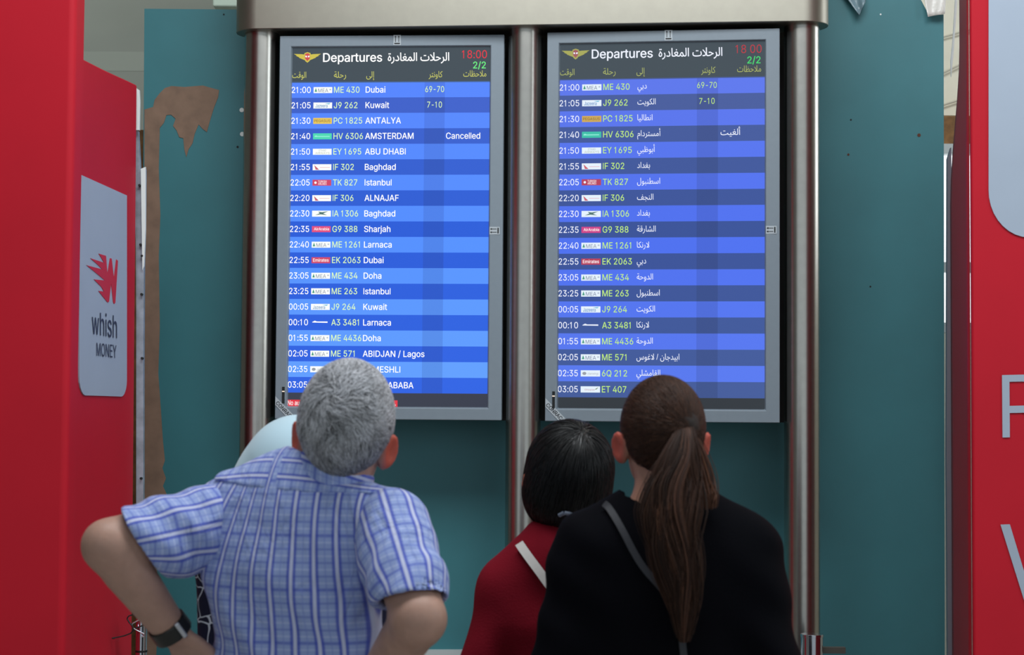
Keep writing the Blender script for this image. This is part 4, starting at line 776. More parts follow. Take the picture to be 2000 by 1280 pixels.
    # arrow stickers
    def stick(u, v, rot):
        m = MB()
        def P(a, b, d):
            a, b = (a, b) if not rot else (b, -a)
            return ((u + L + a) * k - W / 2, -.0022 - d, H - (v + T + b) * k)
        q = lambda pts, mt, d: m.add([P(a, b, d) for a, b in pts], [tuple(range(len(pts) - 1, -1, -1))], mt)
        q([(-7.5, -10), (7.5, -10), (7.5, 10), (-7.5, 10)], STICK, .0)
        q([(-5.5, 5.5), (5.5, 5.5), (5.5, 8), (-5.5, 8)], BLK2, .0004)
        for s in (-3.2, 3.2):
            q([(s - .6, -6), (s + .6, -6), (s + .6, 4), (s - .6, 4)], BLK2, .0004)
            q([(s, -9), (s + 2, -5.5), (s - 2, -5.5)], BLK2, .0005)
        return m
    stick(210, -11.5, False).build('arrow_sticker', t)
    stick(SWu + 10, 363 if not pal['arabic'] else 362, True).build('arrow_sticker', t)
    m = MB()
    m.box(((14) * k - W / 2, -.0035, H - 722 * k), ((19) * k - W / 2, .001, H - 690 * k), BLK2)
    m.box(((14) * k - W / 2, -.0040, H - 700 * k), ((19) * k - W / 2, -.0034, H - 698 * k), lit(255, 235, 215))
    m.build('sensor', t)
    # corner label set at 45 degrees
    m = MB()
    q45 = math.sqrt(.5)
    def D(a, b, d): return ((a * q45 - b * q45 + 17) * k - W / 2, -.0024 - d, (a * -q45 - b * q45 + 26) * k + 0 * b)
    m.add([((p[0]) * k - W / 2, -.0024, (p[1]) * k) for p in ((1, 44), (44, 1), (27, .5), (1, 27))], [(0, 3, 2, 1)], STICK)
    v, f = text2d('CONRAC', .014)
    lo, hi = v.min(0), v.max(0)
    out = []
    for p in v:
        a = (p[0] - lo[0]) / (hi[0] - lo[0]) * 40 - 20
        b = (p[1] - lo[1]) / (hi[1] - lo[1]) * 7.5 - 3.75
        out.append(((18 + a * q45 + b * q45) * k - W / 2, -.0029, (18.5 - a * q45 + b * q45) * k))
    m.add(out, f, BLK2)
    m.build('corner_label', t)
    return t


palL = dict(white=lit(255, 255, 255, 1.1), num=lit(226, 255, 178), head=lit(205, 205, 95), bg=(56, 68, 76), line=(60, 95, 150), gold=(205, 190, 70), shield=(205, 70, 70), colon=True,
            clock=(228, 52, 66), page=(110, 240, 130), arabic=False, tile=(250, 254, 250), yellow=(230, 195, 80), green=(70, 215, 175), red=(205, 60, 95), pink=(225, 70, 120),
            light=((76, 128, 255), (74, 138, 255), (92, 156, 255)), dark=((52, 88, 196), (14, 84, 214), (30, 92, 224)), foot=(46, 50, 66))
palR = dict(white=lit(238, 242, 255), num=lit(196, 240, 120), head=lit(170, 178, 95), bg=(56, 68, 76), line=(60, 80, 140), gold=(165, 165, 80), shield=(160, 85, 90), colon=False,
            clock=(180, 58, 68), page=(70, 215, 110), arabic=True, tile=(228, 240, 250), yellow=(205, 165, 75), green=(50, 190, 165), red=(180, 52, 82), pink=(205, 55, 130),
            light=((84, 112, 232), (66, 104, 236), (82, 116, 236)), dark=((62, 84, 152), (40, 70, 146), (58, 84, 150)), foot=(38, 44, 50))
monL = monitor((761.0, 442.5), 6.0, rad(3.7), .748, 1.272, 'departure_monitor', 'departures screen with English city names, behind the grey-haired man', palL)
monR = monitor((1293.0, 440.0), 5.906, rad(7.0), .756, 1.276, 'departure_monitor', 'departures screen with Arabic city names, above the woman with a ponytail', palR)
a = un(1149, 822, 6.0)
m = MB(); m.tube([un(1149, 790, 6.08), un(1149, 835, 6.06), un(1147, 870, 6.06), un(1144, 930, 6.09)], .0025, CABLE)
tag(m.build('cable'), 'thin grey cable hanging below the Arabic departures screen', 'cable')

# short steel posts
p = un(1586, 1239, 5.66)
t = thing('steel_post', 'short bright steel post in front of the steel column, beside the ponytail woman', 'post', (p[0], p[1], 0))
m = MB(); m.cyl((0, 0, .015), (0, 0, p[2] - .008), .034, CHROME, n=40); m.build('post', t, smooth=True)
m = MB(); m.cyl((0, 0, p[2] - .008), (0, 0, p[2]), .0355, CHROME, n=40); m.build('top_rim', t, smooth=True)
m = MB(); m.cyl((0, 0, 0), (0, 0, .015), .06, CHROME, n=40); m.build('base', t, smooth=True)
m = MB(); a = un(1611, 1264, 5.70) - np.array([p[0], p[1], 0]); b = un(1650, 1276, 5.70) - np.array([p[0], p[1], 0])
m.box((0.03, a[1] - .015, b[2]), (b[0], a[1] + .01, a[2]), mat('dull_bracket', srgb(70, 66, 60), .5)); m.build('bracket', t)
p = un(277, 1208, 5.46)
t = thing('steel_post', 'thin shiny steel post wrapped with wire at the foot of the W sign booth', 'post', (p[0], p[1], 0))
m = MB(); m.cyl((0, 0, 0), (0, 0, p[2]), .0165, CHROME, n=32); m.build('post', t, smooth=True)
m = MB(); m.cyl((0, 0, p[2] - .10), (0, 0, p[2] - .094), .018, BLK2, n=24); m.build('clamp_ring', t)
for k in range(3):
    pts = [(.02 * math.sin(1.7 * q + k * 2) - .006 * k - (.012 * q if k == 2 else 0), -.019 - .004 * k, p[2] - .012 * q + .006 * k * math.cos(q)) for q in np.linspace(-1.2, 3 + k, 14)]
    m = MB(); m.tube(pts, .0022, (BLK2, CHROME, BLK2)[k], n=6); m.build('wire', t)

# ------------------------------------------------------------------ sculpting tools for people and cloth


def seg(P, a, b, ra, rb):
    a, b = np.asarray(a, float), np.asarray(b, float)
    ab = b - a
    t = np.clip(((P - a) @ ab) / (ab @ ab), 0, 1)
    return np.linalg.norm(P - a - t[:, None] * ab, axis=1) - (ra + (rb - ra) * t)


def ell(P, c, r):
    q = (P - np.asarray(c)) / np.asarray(r)
    k0 = np.linalg.norm(q, axis=1) + 1e-9
    k1 = np.linalg.norm(q / np.asarray(r), axis=1) + 1e-9
    return k0 * (k0 - 1) / k1


def smin(a, b, k):
    h = np.clip(.5 + .5 * (b - a) / k, 0, 1)
    return b + (a - b) * h - k * h * (1 - h)


def smax(a, b, k):
    return -smin(-a, -b, k)


def flat(P, c, yaw, sy):
    """coordinates for flattened (deeper than wide) cross sections round the vertical through c"""
    d = P - np.asarray(c)
    co, si = math.cos(yaw), math.sin(yaw)
    x = d[:, 0] * co + d[:, 1] * si
    y = (-d[:, 0] * si + d[:, 1] * co) / sy
    return np.stack([x, y, d[:, 2]], 1)


def net(f, lo, hi, h):
    """surface of f = 0, sampled only near the surface"""
    lo, hi = np.asarray(lo, float), np.asarray(hi, float)
    B = 8
    nb = np.ceil((hi - lo) / (h * B)).astype(int) + 1
    n = nb * B
    g = np.stack(np.meshgrid(*[np.arange(k) for k in nb], indexing='ij'), -1).reshape(-1, 3)
    cd = f(lo + (g * B + (B - 1) / 2) * h)
    act = np.abs(cd) < B * h * 1.5
    D = np.repeat(np.repeat(np.repeat(cd.reshape(nb), B, 0), B, 1), B, 2).astype(np.float32)
    off = np.stack(np.meshgrid(*[np.arange(B)] * 3, indexing='ij'), -1).reshape(-1, 3)
    for ch in np.array_split(g[act], max(1, int(act.sum() // 600) + 1)):
        I = (ch[:, None, :] * B + off[None]).reshape(-1, 3)
        D[I[:, 0], I[:, 1], I[:, 2]] = f(lo + I * h)
    s = D < 0
    cnt = np.zeros(n - 1, np.int8)
    offs = [(a, b, c) for a in (0, 1) for b in (0, 1) for c in (0, 1)]
    for a, b, c in offs:
        cnt += s[a:n[0] - 1 + a, b:n[1] - 1 + b, c:n[2] - 1 + c]
    idx = np.argwhere((cnt > 0) & (cnt < 8))
    acc = np.zeros((len(idx), 3)); num = np.zeros(len(idx))
    for a in offs:
        for axis in range(3):
            if a[axis]:
                continue
            b = list(a); b[axis] = 1
            ia, ib = idx + a, idx + b
            da = D[ia[:, 0], ia[:, 1], ia[:, 2]]; db = D[ib[:, 0], ib[:, 1], ib[:, 2]]
            x = (da < 0) != (db < 0)
            t = np.where(x, da / np.where(x, da - db, 1), 0)
            p = np.array(a, float)[None].repeat(len(idx), 0); p[:, axis] += t
            acc += p * x[:, None]; num += x
    V = lo + (idx + acc / num[:, None]) * h
    vid = -np.ones(n - 1, np.int64); vid[idx[:, 0], idx[:, 1], idx[:, 2]] = np.arange(len(idx))
    F = []
    for axis in range(3):
        sl0 = [slice(1, -1)] * 3; sl1 = [slice(1, -1)] * 3
        sl0[axis] = slice(0, n[axis] - 1); sl1[axis] = slice(1, n[axis])
        a, b = s[tuple(sl0)], s[tuple(sl1)]
        e = np.argwhere(a != b)
        if not len(e):
            continue
        o = np.ones(3, int); o[axis] = 0
        sg = a[e[:, 0], e[:, 1], e[:, 2]]
        e = e + o
        u, v = [(1, 2), (2, 0), (0, 1)][axis]
        eu, ev = np.zeros(3, int), np.zeros(3, int); eu[u] = 1; ev[v] = 1
        q = [vid[tuple((e - w_).T)] for w_ in (eu + ev, ev, 0 * eu, eu)]
        q = np.stack(q, 1)
        q[~sg] = q[~sg][:, ::-1]
        F.append(q)
    F = np.concatenate(F)
    F = F[(F >= 0).all(1)]
    return V, F


def relax(V, F, it=2, k=.5):
    a = np.concatenate([F[:, i] for i in range(4)] * 2)
    b = np.concatenate([F[:, (i + 1) % 4] for i in range(4)] + [F[:, (i - 1) % 4] for i in range(4)])
    deg = np.bincount(a, minlength=len(V))[:, None]
    for _ in range(it):
        s_ = np.stack([np.bincount(a, weights=V[b, i], minlength=len(V)) for i in range(3)], 1)
        V = V + k * (s_ / np.maximum(deg, 1) - V)
    return V


def mesh(name, V, F, mt, parent=None, col=None, uv=None, smooth=True, lift=True):
    V = np.asarray(V, np.float64)
    if parent is not None and lift:
        root = parent
        while root.parent:
            root = root.parent
        V = V - np.array(root.location)
    me = bpy.data.meshes.new(name)
    F = np.asarray(F)
    nf, k = F.shape
    me.vertices.add(len(V)); me.vertices.foreach_set('co', V.astype(np.float32).ravel())
    me.loops.add(nf * k); me.loops.foreach_set('vertex_index', F.astype(np.int32).ravel())
    me.polygons.add(nf); me.polygons.foreach_set('loop_start', np.arange(0, nf * k, k, dtype=np.int32))
    me.polygons.foreach_set('loop_total', np.full(nf, k, np.int32))
    me.update(calc_edges=True)
    if smooth:
        me.polygons.foreach_set('use_smooth', np.ones(nf, bool))
    me.materials.append(mt)
    if col is not None:
        a = me.attributes.new('Col', 'FLOAT_COLOR', 'POINT')
        a.data.foreach_set('color', np.concatenate([col, np.ones((len(V), 1))], 1).astype(np.float32).ravel())
    if uv is not None:
        a = me.attributes.new('cloth', 'FLOAT_VECTOR', 'POINT')
        a.data.foreach_set('vector', np.concatenate([uv, np.zeros((len(V), 3 - uv.shape[1]))], 1).astype(np.float32).ravel())
    o = bpy.data.objects.new(name, me)
    C.objects.link(o)
    if parent:
        o.parent = parent
    return o


def strands(paths, r, colors, sides=3):
    """tubes along many paths: (n, m, 3)"""
    n, mm, _ = paths.shape
    T = np.gradient(paths, axis=1)
    T /= np.linalg.norm(T, axis=2, keepdims=True) + 1e-9
    ref = rng.normal(size=(n, 1, 3))
    A = np.cross(T, ref); A /= np.linalg.norm(A, axis=2, keepdims=True) + 1e-9
    Bv = np.cross(T, A)
    V = np.stack([paths + r[..., None] * (math.cos(q) * A + math.sin(q) * Bv) for q in np.arange(sides) * 2 * math.pi / sides], 2).reshape(-1, 3)
    base = (np.arange(n)[:, None, None] * mm + np.arange(mm - 1)[None, :, None]) * sides
    k = np.arange(sides)[None, None]
    F = np.stack([base + k, base + (k + 1) % sides, base + sides + (k + 1) % sides, base + sides + k], -1).reshape(-1, 4)
    col = np.repeat(colors, mm * sides, 0)
    return V, F, col


def rotm(yaw, pitch, roll):
    cz, sz = math.cos(yaw), math.sin(yaw); cx, sx = math.cos(pitch), math.sin(pitch); cy, sy = math.cos(roll), math.sin(roll)
    Z = np.array([[cz, -sz, 0], [sz, cz, 0], [0, 0, 1]]); X = np.array([[1, 0, 0], [0, cx, -sx], [0, sx, cx]]); Yr = np.array([[cy, 0, sy], [0, 1, 0], [-sy, 0, cy]])
    return Z @ X @ Yr


def touch(f, px, py, y0, y1, gap=.009):
    """the point just before the sight line of a photo pixel meets the surface f = 0 between two depths"""
    ys = np.arange(y0, y1, .0015)
    d = ray(px, py)
    P = CAM + d[None] * (ys / d[1])[:, None]
    k = np.argmax(f(P) < gap)
    return P[k]


def push(f, p, gap):
    """move a point straight out of the surface until it clears it"""
    p = np.array(p, float)
    for _ in range(40):
        q = p[None] + np.concatenate([np.zeros((1, 3)), np.eye(3) * .002])
        d = f(q)
        if d[0] >= gap:
            break
        g = (d[1:] - d[0]); g[2] *= .3
        p = p + g / (np.linalg.norm(g) + 1e-12) * max(gap - d[0], .002) * .8
    return p


class Head:
    def __init__(s, o, yaw, pitch, roll, k=1.0):
        s.o, s.R, s.k = np.asarray(o), rotm(yaw, pitch, roll), k

    def loc(s, P):
        return ((P - s.o) @ s.R) / s.k

    def wld(s, p):
        return s.o + (np.asarray(p) * s.k) @ s.R.T

    def sdf(s, P):
        q = s.loc(P)
        d = ell(q, (0, -.012, .035), (.075, .096, .090))
        d = smin(d, ell(q, (0, .030, -.028), (.060, .066, .080)), .03)
        d = smin(d, ell(q, (0, .052, -.078), (.040, .040, .034)), .03)
        ab = q.copy(); ab[:, 0] = np.abs(ab[:, 0])
        d = smin(d, ell(ab, (.032, .074, -.022), (.026, .022, .022)), .02)              # cheeks
        d = smin(d, seg(ab, (.012, .086, .026), (.044, .072, .028), .010, .008), .014)  # brow
        d = smax(d, -ell(ab, (.031, .096, .006), (.017, .016, .011)), .010)             # eye sockets
        d = np.minimum(d, ell(ab, (.031, .074, .006), (.0125, .0125, .0125)))           # eyes
        d = smin(d, seg(q, (0, .090, .014), (0, .114, -.026), .0075, .0115), .012)      # nose
        d = smin(d, ell(ab, (.010, .100, -.029), (.009, .010, .007)), .006)
        d = smin(d, ell(q, (0, .094, -.055), (.022, .010, .0055)), .005)                # lips
        d = smin(d, ell(q, (0, .093, -.065), (.019, .010, .006)), .005)
        # ears, standing out behind
        e = (ab - np.array([.083, -.014, -.006])) @ rotm(-.72, 0, .14)
        er = smax(ell(e, (0, 0, 0), (.011, .021, .034)), -ell(e, (.010, .004, .004), (.009, .013, .022)), .006)
        er = smin(er, ell(ab, (.074, .0, -.034), (.008, .012, .012)), .008)
        d = smin(d, er, .007)
        return d * s.k

    def neck(s, P, base, r=.056):
        return seg(P, s.wld((0, -.022, -.045)), base, r, r * 1.12)

    def skin(s, V, base, ear, lip):
        q = s.loc(V)
        col = np.tile(np.array(base), (len(V), 1))
        k = np.clip((np.abs(q[:, 0]) - .070) / .012, 0, 1) * (np.abs(q[:, 2]) < .06) * (np.abs(q[:, 1]) < .05)
        col += k[:, None] * (np.array(ear) - base)  # red glow of light through the ears, put into the skin colour
        lp = ((q[:, 1] > .088) & (np.abs(q[:, 0]) < .024) & (q[:, 2] < -.049) & (q[:, 2] > -.072))
        col[lp] = lip
        ax_ = np.abs(q[:, 0])
        ey = ((ax_ - .031) ** 2 + (q[:, 2] - .006) ** 2 < .0115 ** 2) & (q[:, 1] > .077) & (q[:, 1] < .095)
        col[ey] = (.7, .7, .7)
        col[ey & ((ax_ - .031) ** 2 + (q[:, 2] - .009) ** 2 < .006 ** 2)] = (.03, .02, .015)
        br = (np.abs(q[:, 2] - .031 + .1 * (ax_ - .03) ** 2) < .004) & (q[:, 1] > .07) & (ax_ > .012) & (ax_ < .05)
        col[br] = (.06, .05, .045)
        return col


def hand(P, wrist, d, palm_n, side, L=.185, curl=.5):
    """palm, four fingers and a thumb; d points from the wrist along the hand, palm_n out of the palm, side +1/-1 puts the thumb"""
    d = np.asarray(d, float); d /= np.linalg.norm(d)
    n = np.asarray(palm_n, float); n = n - d * (n @ d); n /= np.linalg.norm(n)
    x = np.cross(d, n) * side                            # towards the thumb
    w0 = np.asarray(wrist)
    q = P - (w0 + d * .052)
    lq = np.stack([q @ x, q @ d, q @ n], 1)
    r = ell(lq, (0, 0, 0), (.040, .058, .017))
    for k, (o, l) in enumerate(((.027, .074), (.009, .083), (-.010, .077), (-.028, .060))):
        a = w0 + d * (.098 - .004 * abs(k - 1)) + x * o
        t1 = d * math.cos(curl * .6) + n * math.sin(curl * .6)
        t2 = d * math.cos(curl * 1.5) + n * math.sin(curl * 1.5)
        t3 = d * math.cos(curl * 2.2) + n * math.sin(curl * 2.2)
        b = a + t1 * l * .48; c = b + t2 * l * .30; e = c + t3 * l * .24
        f_ = np.minimum(seg(P, a - d * .02, b, .0095, .0088), np.minimum(seg(P, b, c, .0088, .0080), seg(P, c, e, .0080, .0066)))
        r = smin(r, f_, .006)
    a = w0 + d * .030 + x * .028
    b = a + x * .026 + d * .030 + n * .006; c = b + x * .010 + d * .030 + n * .010; e = c + d * .024 + n * .008
    r = smin(r, np.minimum(seg(P, a, b, .014, .0105), np.minimum(seg(P, b, c, .0105, .0095), seg(P, c, e, .0095, .0075))), .010)
    return r


def chain(P, pts, rs, k=.02):
    d = None
    for (a, b, ra, rb) in zip(pts[:-1], pts[1:], rs[:-1], rs[1:]):
        e = seg(P, a, b, ra, rb)
        d = e if d is None else smin(d, e, k)
    return d


class Fig:
    """a standing figure: joints in world space"""
    def __init__(s, head, neckb, Ls, Le, Lw, Rs, Re, Rw, chest, waist, hip, feet, yaw, wd, sy=.66, arm=.046, lh=None, rh=None):
        s.__dict__.update(locals())
        for n in ('neckb', 'Ls', 'Le', 'Lw', 'Rs', 'Re', 'Rw', 'chest', 'waist', 'hip'):
            setattr(s, n, np.asarray(getattr(s, n), float))

    def torso(s, P, g=0.0):
        q = flat(P, (s.chest[0], s.chest[1], 0), s.yaw, s.sy)
        def L(p): return flat(np.asarray(p, float)[None], (s.chest[0], s.chest[1], 0), s.yaw, s.sy)[0]
        c, w_, h_ = L(s.chest), L(s.waist), L(s.hip)
        W, Wa, Wh = s.wd
        d = seg(q, c, w_, W + g, Wa + g)
        d = smin(d, seg(q, w_, h_, Wa + g, Wh + g), .04)
        up = c + np.array([0, 0, .08])
        d = smin(d, seg(q, up, c, W * .82 + g, W + g), .05)
        d = d * s.sy ** .5
        nb = s.neckb
        for sh in (s.Ls, s.Rs):
            d = smin(d, seg(P, nb + (0, 0, -getattr(s, 'nd', .045)), sh, .056 + g, .056 + g), .055)
        return d

    def arm_(s, P, L, g=0.0, to=2):
        a, b, c = (s.Ls, s.Le, s.Lw) if L else (s.Rs, s.Re, s.Rw)
        r = s.arm
        d = seg(P, a, b, r * 1.18 + g, r * .90 + g)
        mid = b + (c - b) * .28
        f_ = np.minimum(seg(P, b, mid, r * .86 + g, r * .88 + g), seg(P, mid, c, r * .88 + g, r * .62 + g))
        return smin(d, f_, .018) if to == 2 else d

    def legs(s, P, g=0.0):
        d = None
        hx = np.array([math.cos(s.yaw), math.sin(s.yaw), 0]); fw = np.array([-math.sin(s.yaw), math.cos(s.yaw), 0])
        for sd_ in (-1, 1):
            hp = s.hip + hx * .085 * sd_ + np.array([0, 0, -.02])
            an = np.array([s.hip[0], s.hip[1], .085]) + hx * .10 * sd_
            kn = (hp + an) / 2 + fw * .02; kn[2] += .02
            e = chain(P, [hp, kn, an], [.082 + g, .056 + g, .038 + g], .03)
            if not g:
                e = smin(e, seg(P, an - (0, 0, .045) - fw * .03, an + fw * .15 - (0, 0, .055), .034, .028), .02)
            d = e if d is None else smin(d, e, .03)
        return d

    def body(s, P):
        d = s.head.sdf(P)
        d = smin(d, s.head.neck(P, s.neckb, s.nr if hasattr(s, 'nr') else .054), .02)
        d = smin(d, s.torso(P, -.014), .03)
        for L in (True, False):
            d = smin(d, s.arm_(P, L), .012)
            w_, h_ = (s.Lw, s.lh) if L else (s.Rw, s.rh)
            d = smin(d, hand(P, w_, h_[0], h_[1], h_[2]), .012)
        d = smin(d, s.legs(P), .03)
        return d


SKIN = mat('skin', (.5, .3, .22), .5, spec=.35, attr=True, sss=.12, noise=.06, nscale=60, bump=.05, bscale=300)
HAIR = mat('hair', (.1, .1, .1), .42, spec=.4, attr=True)
HAIRW = mat('brown_strands', (.1, .1, .1), .55, spec=.18, attr=True)
HAIRB = mat('hair_base', (.1, .1, .1), .7, spec=.2, attr=True)


def bounds(f, pts, pad):
    pts = np.array(pts)
    return pts.min(0) - pad, pts.max(0) + pad


def person_root(label, x, y):
    return thing('person', label, 'person', (float(x), float(y), 0))


def hair_flow(head, H, roots, flow, n_seg, step, lift, jit):
    """strands that lie along the surface H(local)=0 and follow flow(local)"""
    p = roots.copy()
    e = .001
    def grad(p):
        g = np.stack([H(p + np.eye(3)[i] * e) - H(p - np.eye(3)[i] * e) for i in range(3)], 1)
        return g / (np.linalg.norm(g, axis=1, keepdims=True) + 1e-9)
    nz = rng.normal(size=p.shape) * jit
    out = []
    for k in range(n_seg):
        n = grad(p)
        p = p - n * (H(p) - lift[k])[:, None]
        out.append(p.copy())
        t = flow(p) + nz
        t -= n * (t * n).sum(1, keepdims=True)
        t /= np.linalg.norm(t, axis=1, keepdims=True) + 1e-9
        nz = nz + rng.normal(size=p.shape) * jit * .35
        p = p + t * step
    L = np.stack(out, 1)
    return head.o + (L * head.k) @ head.R.T


def roots_on(H, n, keep, lo=(-.13, -.16, -.14), hi=(.13, .13, .17)):
    P = rng.uniform(lo, hi, size=(n * 14, 3))
    P = P[np.abs(H(P)) < .012]
    P = P[keep(P)]
    return P[:n]


# ------------------------------------------------------------------ cloth materials
def plaid():
    m = bpy.data.materials.new('blue_plaid_cotton')
    m.use_nodes = True
    nt = m.node_tree; N = nt.nodes; Lk = nt.links
    p = N['Principled BSDF']
    p.inputs['Roughness'].default_value = .85
    p.inputs['Specular IOR Level'].default_value = .2
    p.inputs['Sheen Weight'].default_value = .15
    a = N.new('ShaderNodeAttribute'); a.attribute_name = 'cloth'
    sx = N.new('ShaderNodeSeparateXYZ'); Lk.new(a.outputs['Vector'], sx.inputs[0])

    def mth(op, a_, b_=None, c_=None):
        n = N.new('ShaderNodeMath'); n.operation = op
        for i, x in enumerate((a_, b_, c_)):
            if x is None:
                continue
            if isinstance(x, (int, float)):
                n.inputs[i].default_value = x
            else:
                Lk.new(x, n.inputs[i])
        return n.outputs[0]

    def line(src, period, off, width, soft):
        t = mth('FRACT', mth('ADD', mth('DIVIDE', src, period), 100.5 + off))
        d = mth('MULTIPLY', mth('ABSOLUTE', mth('SUBTRACT', t, .5)), period)
        n = N.new('ShaderNodeMapRange'); n.interpolation_type = 'SMOOTHSTEP'
        Lk.new(d, n.inputs['Value'])
        n.inputs['From Min'].default_value = width / 2 + soft; n.inputs['From Max'].default_value = max(width / 2 - soft, 0)
        return n.outputs['Result']

    U, V_ = sx.outputs[0], sx.outputs[1]
    cur = None

    def over(fac, col, k):
        nonlocal cur
        n = N.new('ShaderNodeMix'); n.data_type = 'RGBA'
        Lk.new(mth('MULTIPLY', fac, k), n.inputs['Factor'])
        if cur is None:
            n.inputs['A'].default_value = (*srgb(150, 166, 214), 1)
        else:
            Lk.new(cur, n.inputs['A'])
        n.inputs['B'].default_value = (*col, 1)
        cur = n.outputs['Result']

    blue, white = srgb(66, 80, 182), srgb(212, 216, 236)
    PD = .0385
    over(line(V_, .0235, 0, .0034, .0012), srgb(110, 128, 196), .75)
    over(line(V_, .0235, .5, .0028, .0012), srgb(196, 206, 236), .5)
    over(line(V_, .094, .25, .006, .0015), srgb(88, 104, 190), .5)
    over(line(U, PD, .5, .003, .001), srgb(120, 136, 204), .45)
    over(line(U, PD, 0, .0155, .0016), blue, .82)
    over(line(U, PD, 0, .0056, .0014), white, .82)
    nz = N.new('ShaderNodeTexNoise'); nz.inputs['Scale'].default_value = 900
    bp = N.new('ShaderNodeBump'); bp.inputs['Strength'].default_value = .15; bp.inputs['Distance'].default_value = .001
    Lk.new(nz.outputs['Fac'], bp.inputs['Height'])
    tc = N.new('ShaderNodeTexCoord')
    mp = N.new('ShaderNodeMapping'); mp.inputs['Rotation'].default_value = (0, .5, 0); mp.inputs['Scale'].default_value = (1.7, 1, .75)
    wr = N.new('ShaderNodeTexNoise'); wr.inputs['Scale'].default_value = 13; wr.inputs['Detail'].default_value = 3; wr.inputs['Distortion'].default_value = .9
    b2_ = N.new('ShaderNodeBump'); b2_.inputs['Strength'].default_value = .55; b2_.inputs['Distance'].default_value = .022
    Lk.new(tc.outputs['Object'], mp.inputs['Vector']); Lk.new(mp.outputs['Vector'], wr.inputs['Vector'])
    Lk.new(wr.outputs['Fac'], b2_.inputs['Height']); Lk.new(bp.outputs['Normal'], b2_.inputs['Normal'])
    Lk.new(b2_.outputs['Normal'], p.inputs['Normal'])
    Lk.new(cur, p.inputs['Base Color'])
    return m


PLAID = plaid()
TROU = mat('dark_trousers', srgb(40, 42, 52), .9)
SHOE = mat('dark_shoe', srgb(28, 24, 22), .5)


def shoes(t, fig):
    hx = np.array([math.cos(fig.yaw), math.sin(fig.yaw), 0]); fw = np.array([-math.sin(fig.yaw), math.cos(fig.yaw), 0])
    for sd_ in (-1, 1):
        an = np.array([fig.hip[0], fig.hip[1], 0]) + hx * .10 * sd_
        def f(P):
            d = seg(P, an - fw * .04 + (0, 0, .045), an + fw * .17 + (0, 0, .032), .046, .042)
            d = smin(d, seg(P, an + (0, 0, .05), an + (0, 0, .10), .046, .044), .02)
            return smax(d, -P[:, 2] + .001, .004)
        V, F = net(f, an - .2, an + (.2, .3, .2), .007)
        mesh('shoe', V, F, SHOE, t)


def trousers(t, fig, mt=None, top=None):
    z1 = top or fig.hip[2] + .12
    def f(P):
        d = smin(fig.legs(P, .022), fig.torso(P, .004), .03)
        return smax(smax(d, P[:, 2] - z1, .006), .075 - P[:, 2], .006)
    V, F = net(f, fig.hip - (.3, .25, fig.hip[2] + .05), fig.hip + (.3, .3, .2), .009)
    mesh('trousers', relax(V, F, 2), F, mt or TROU, t)


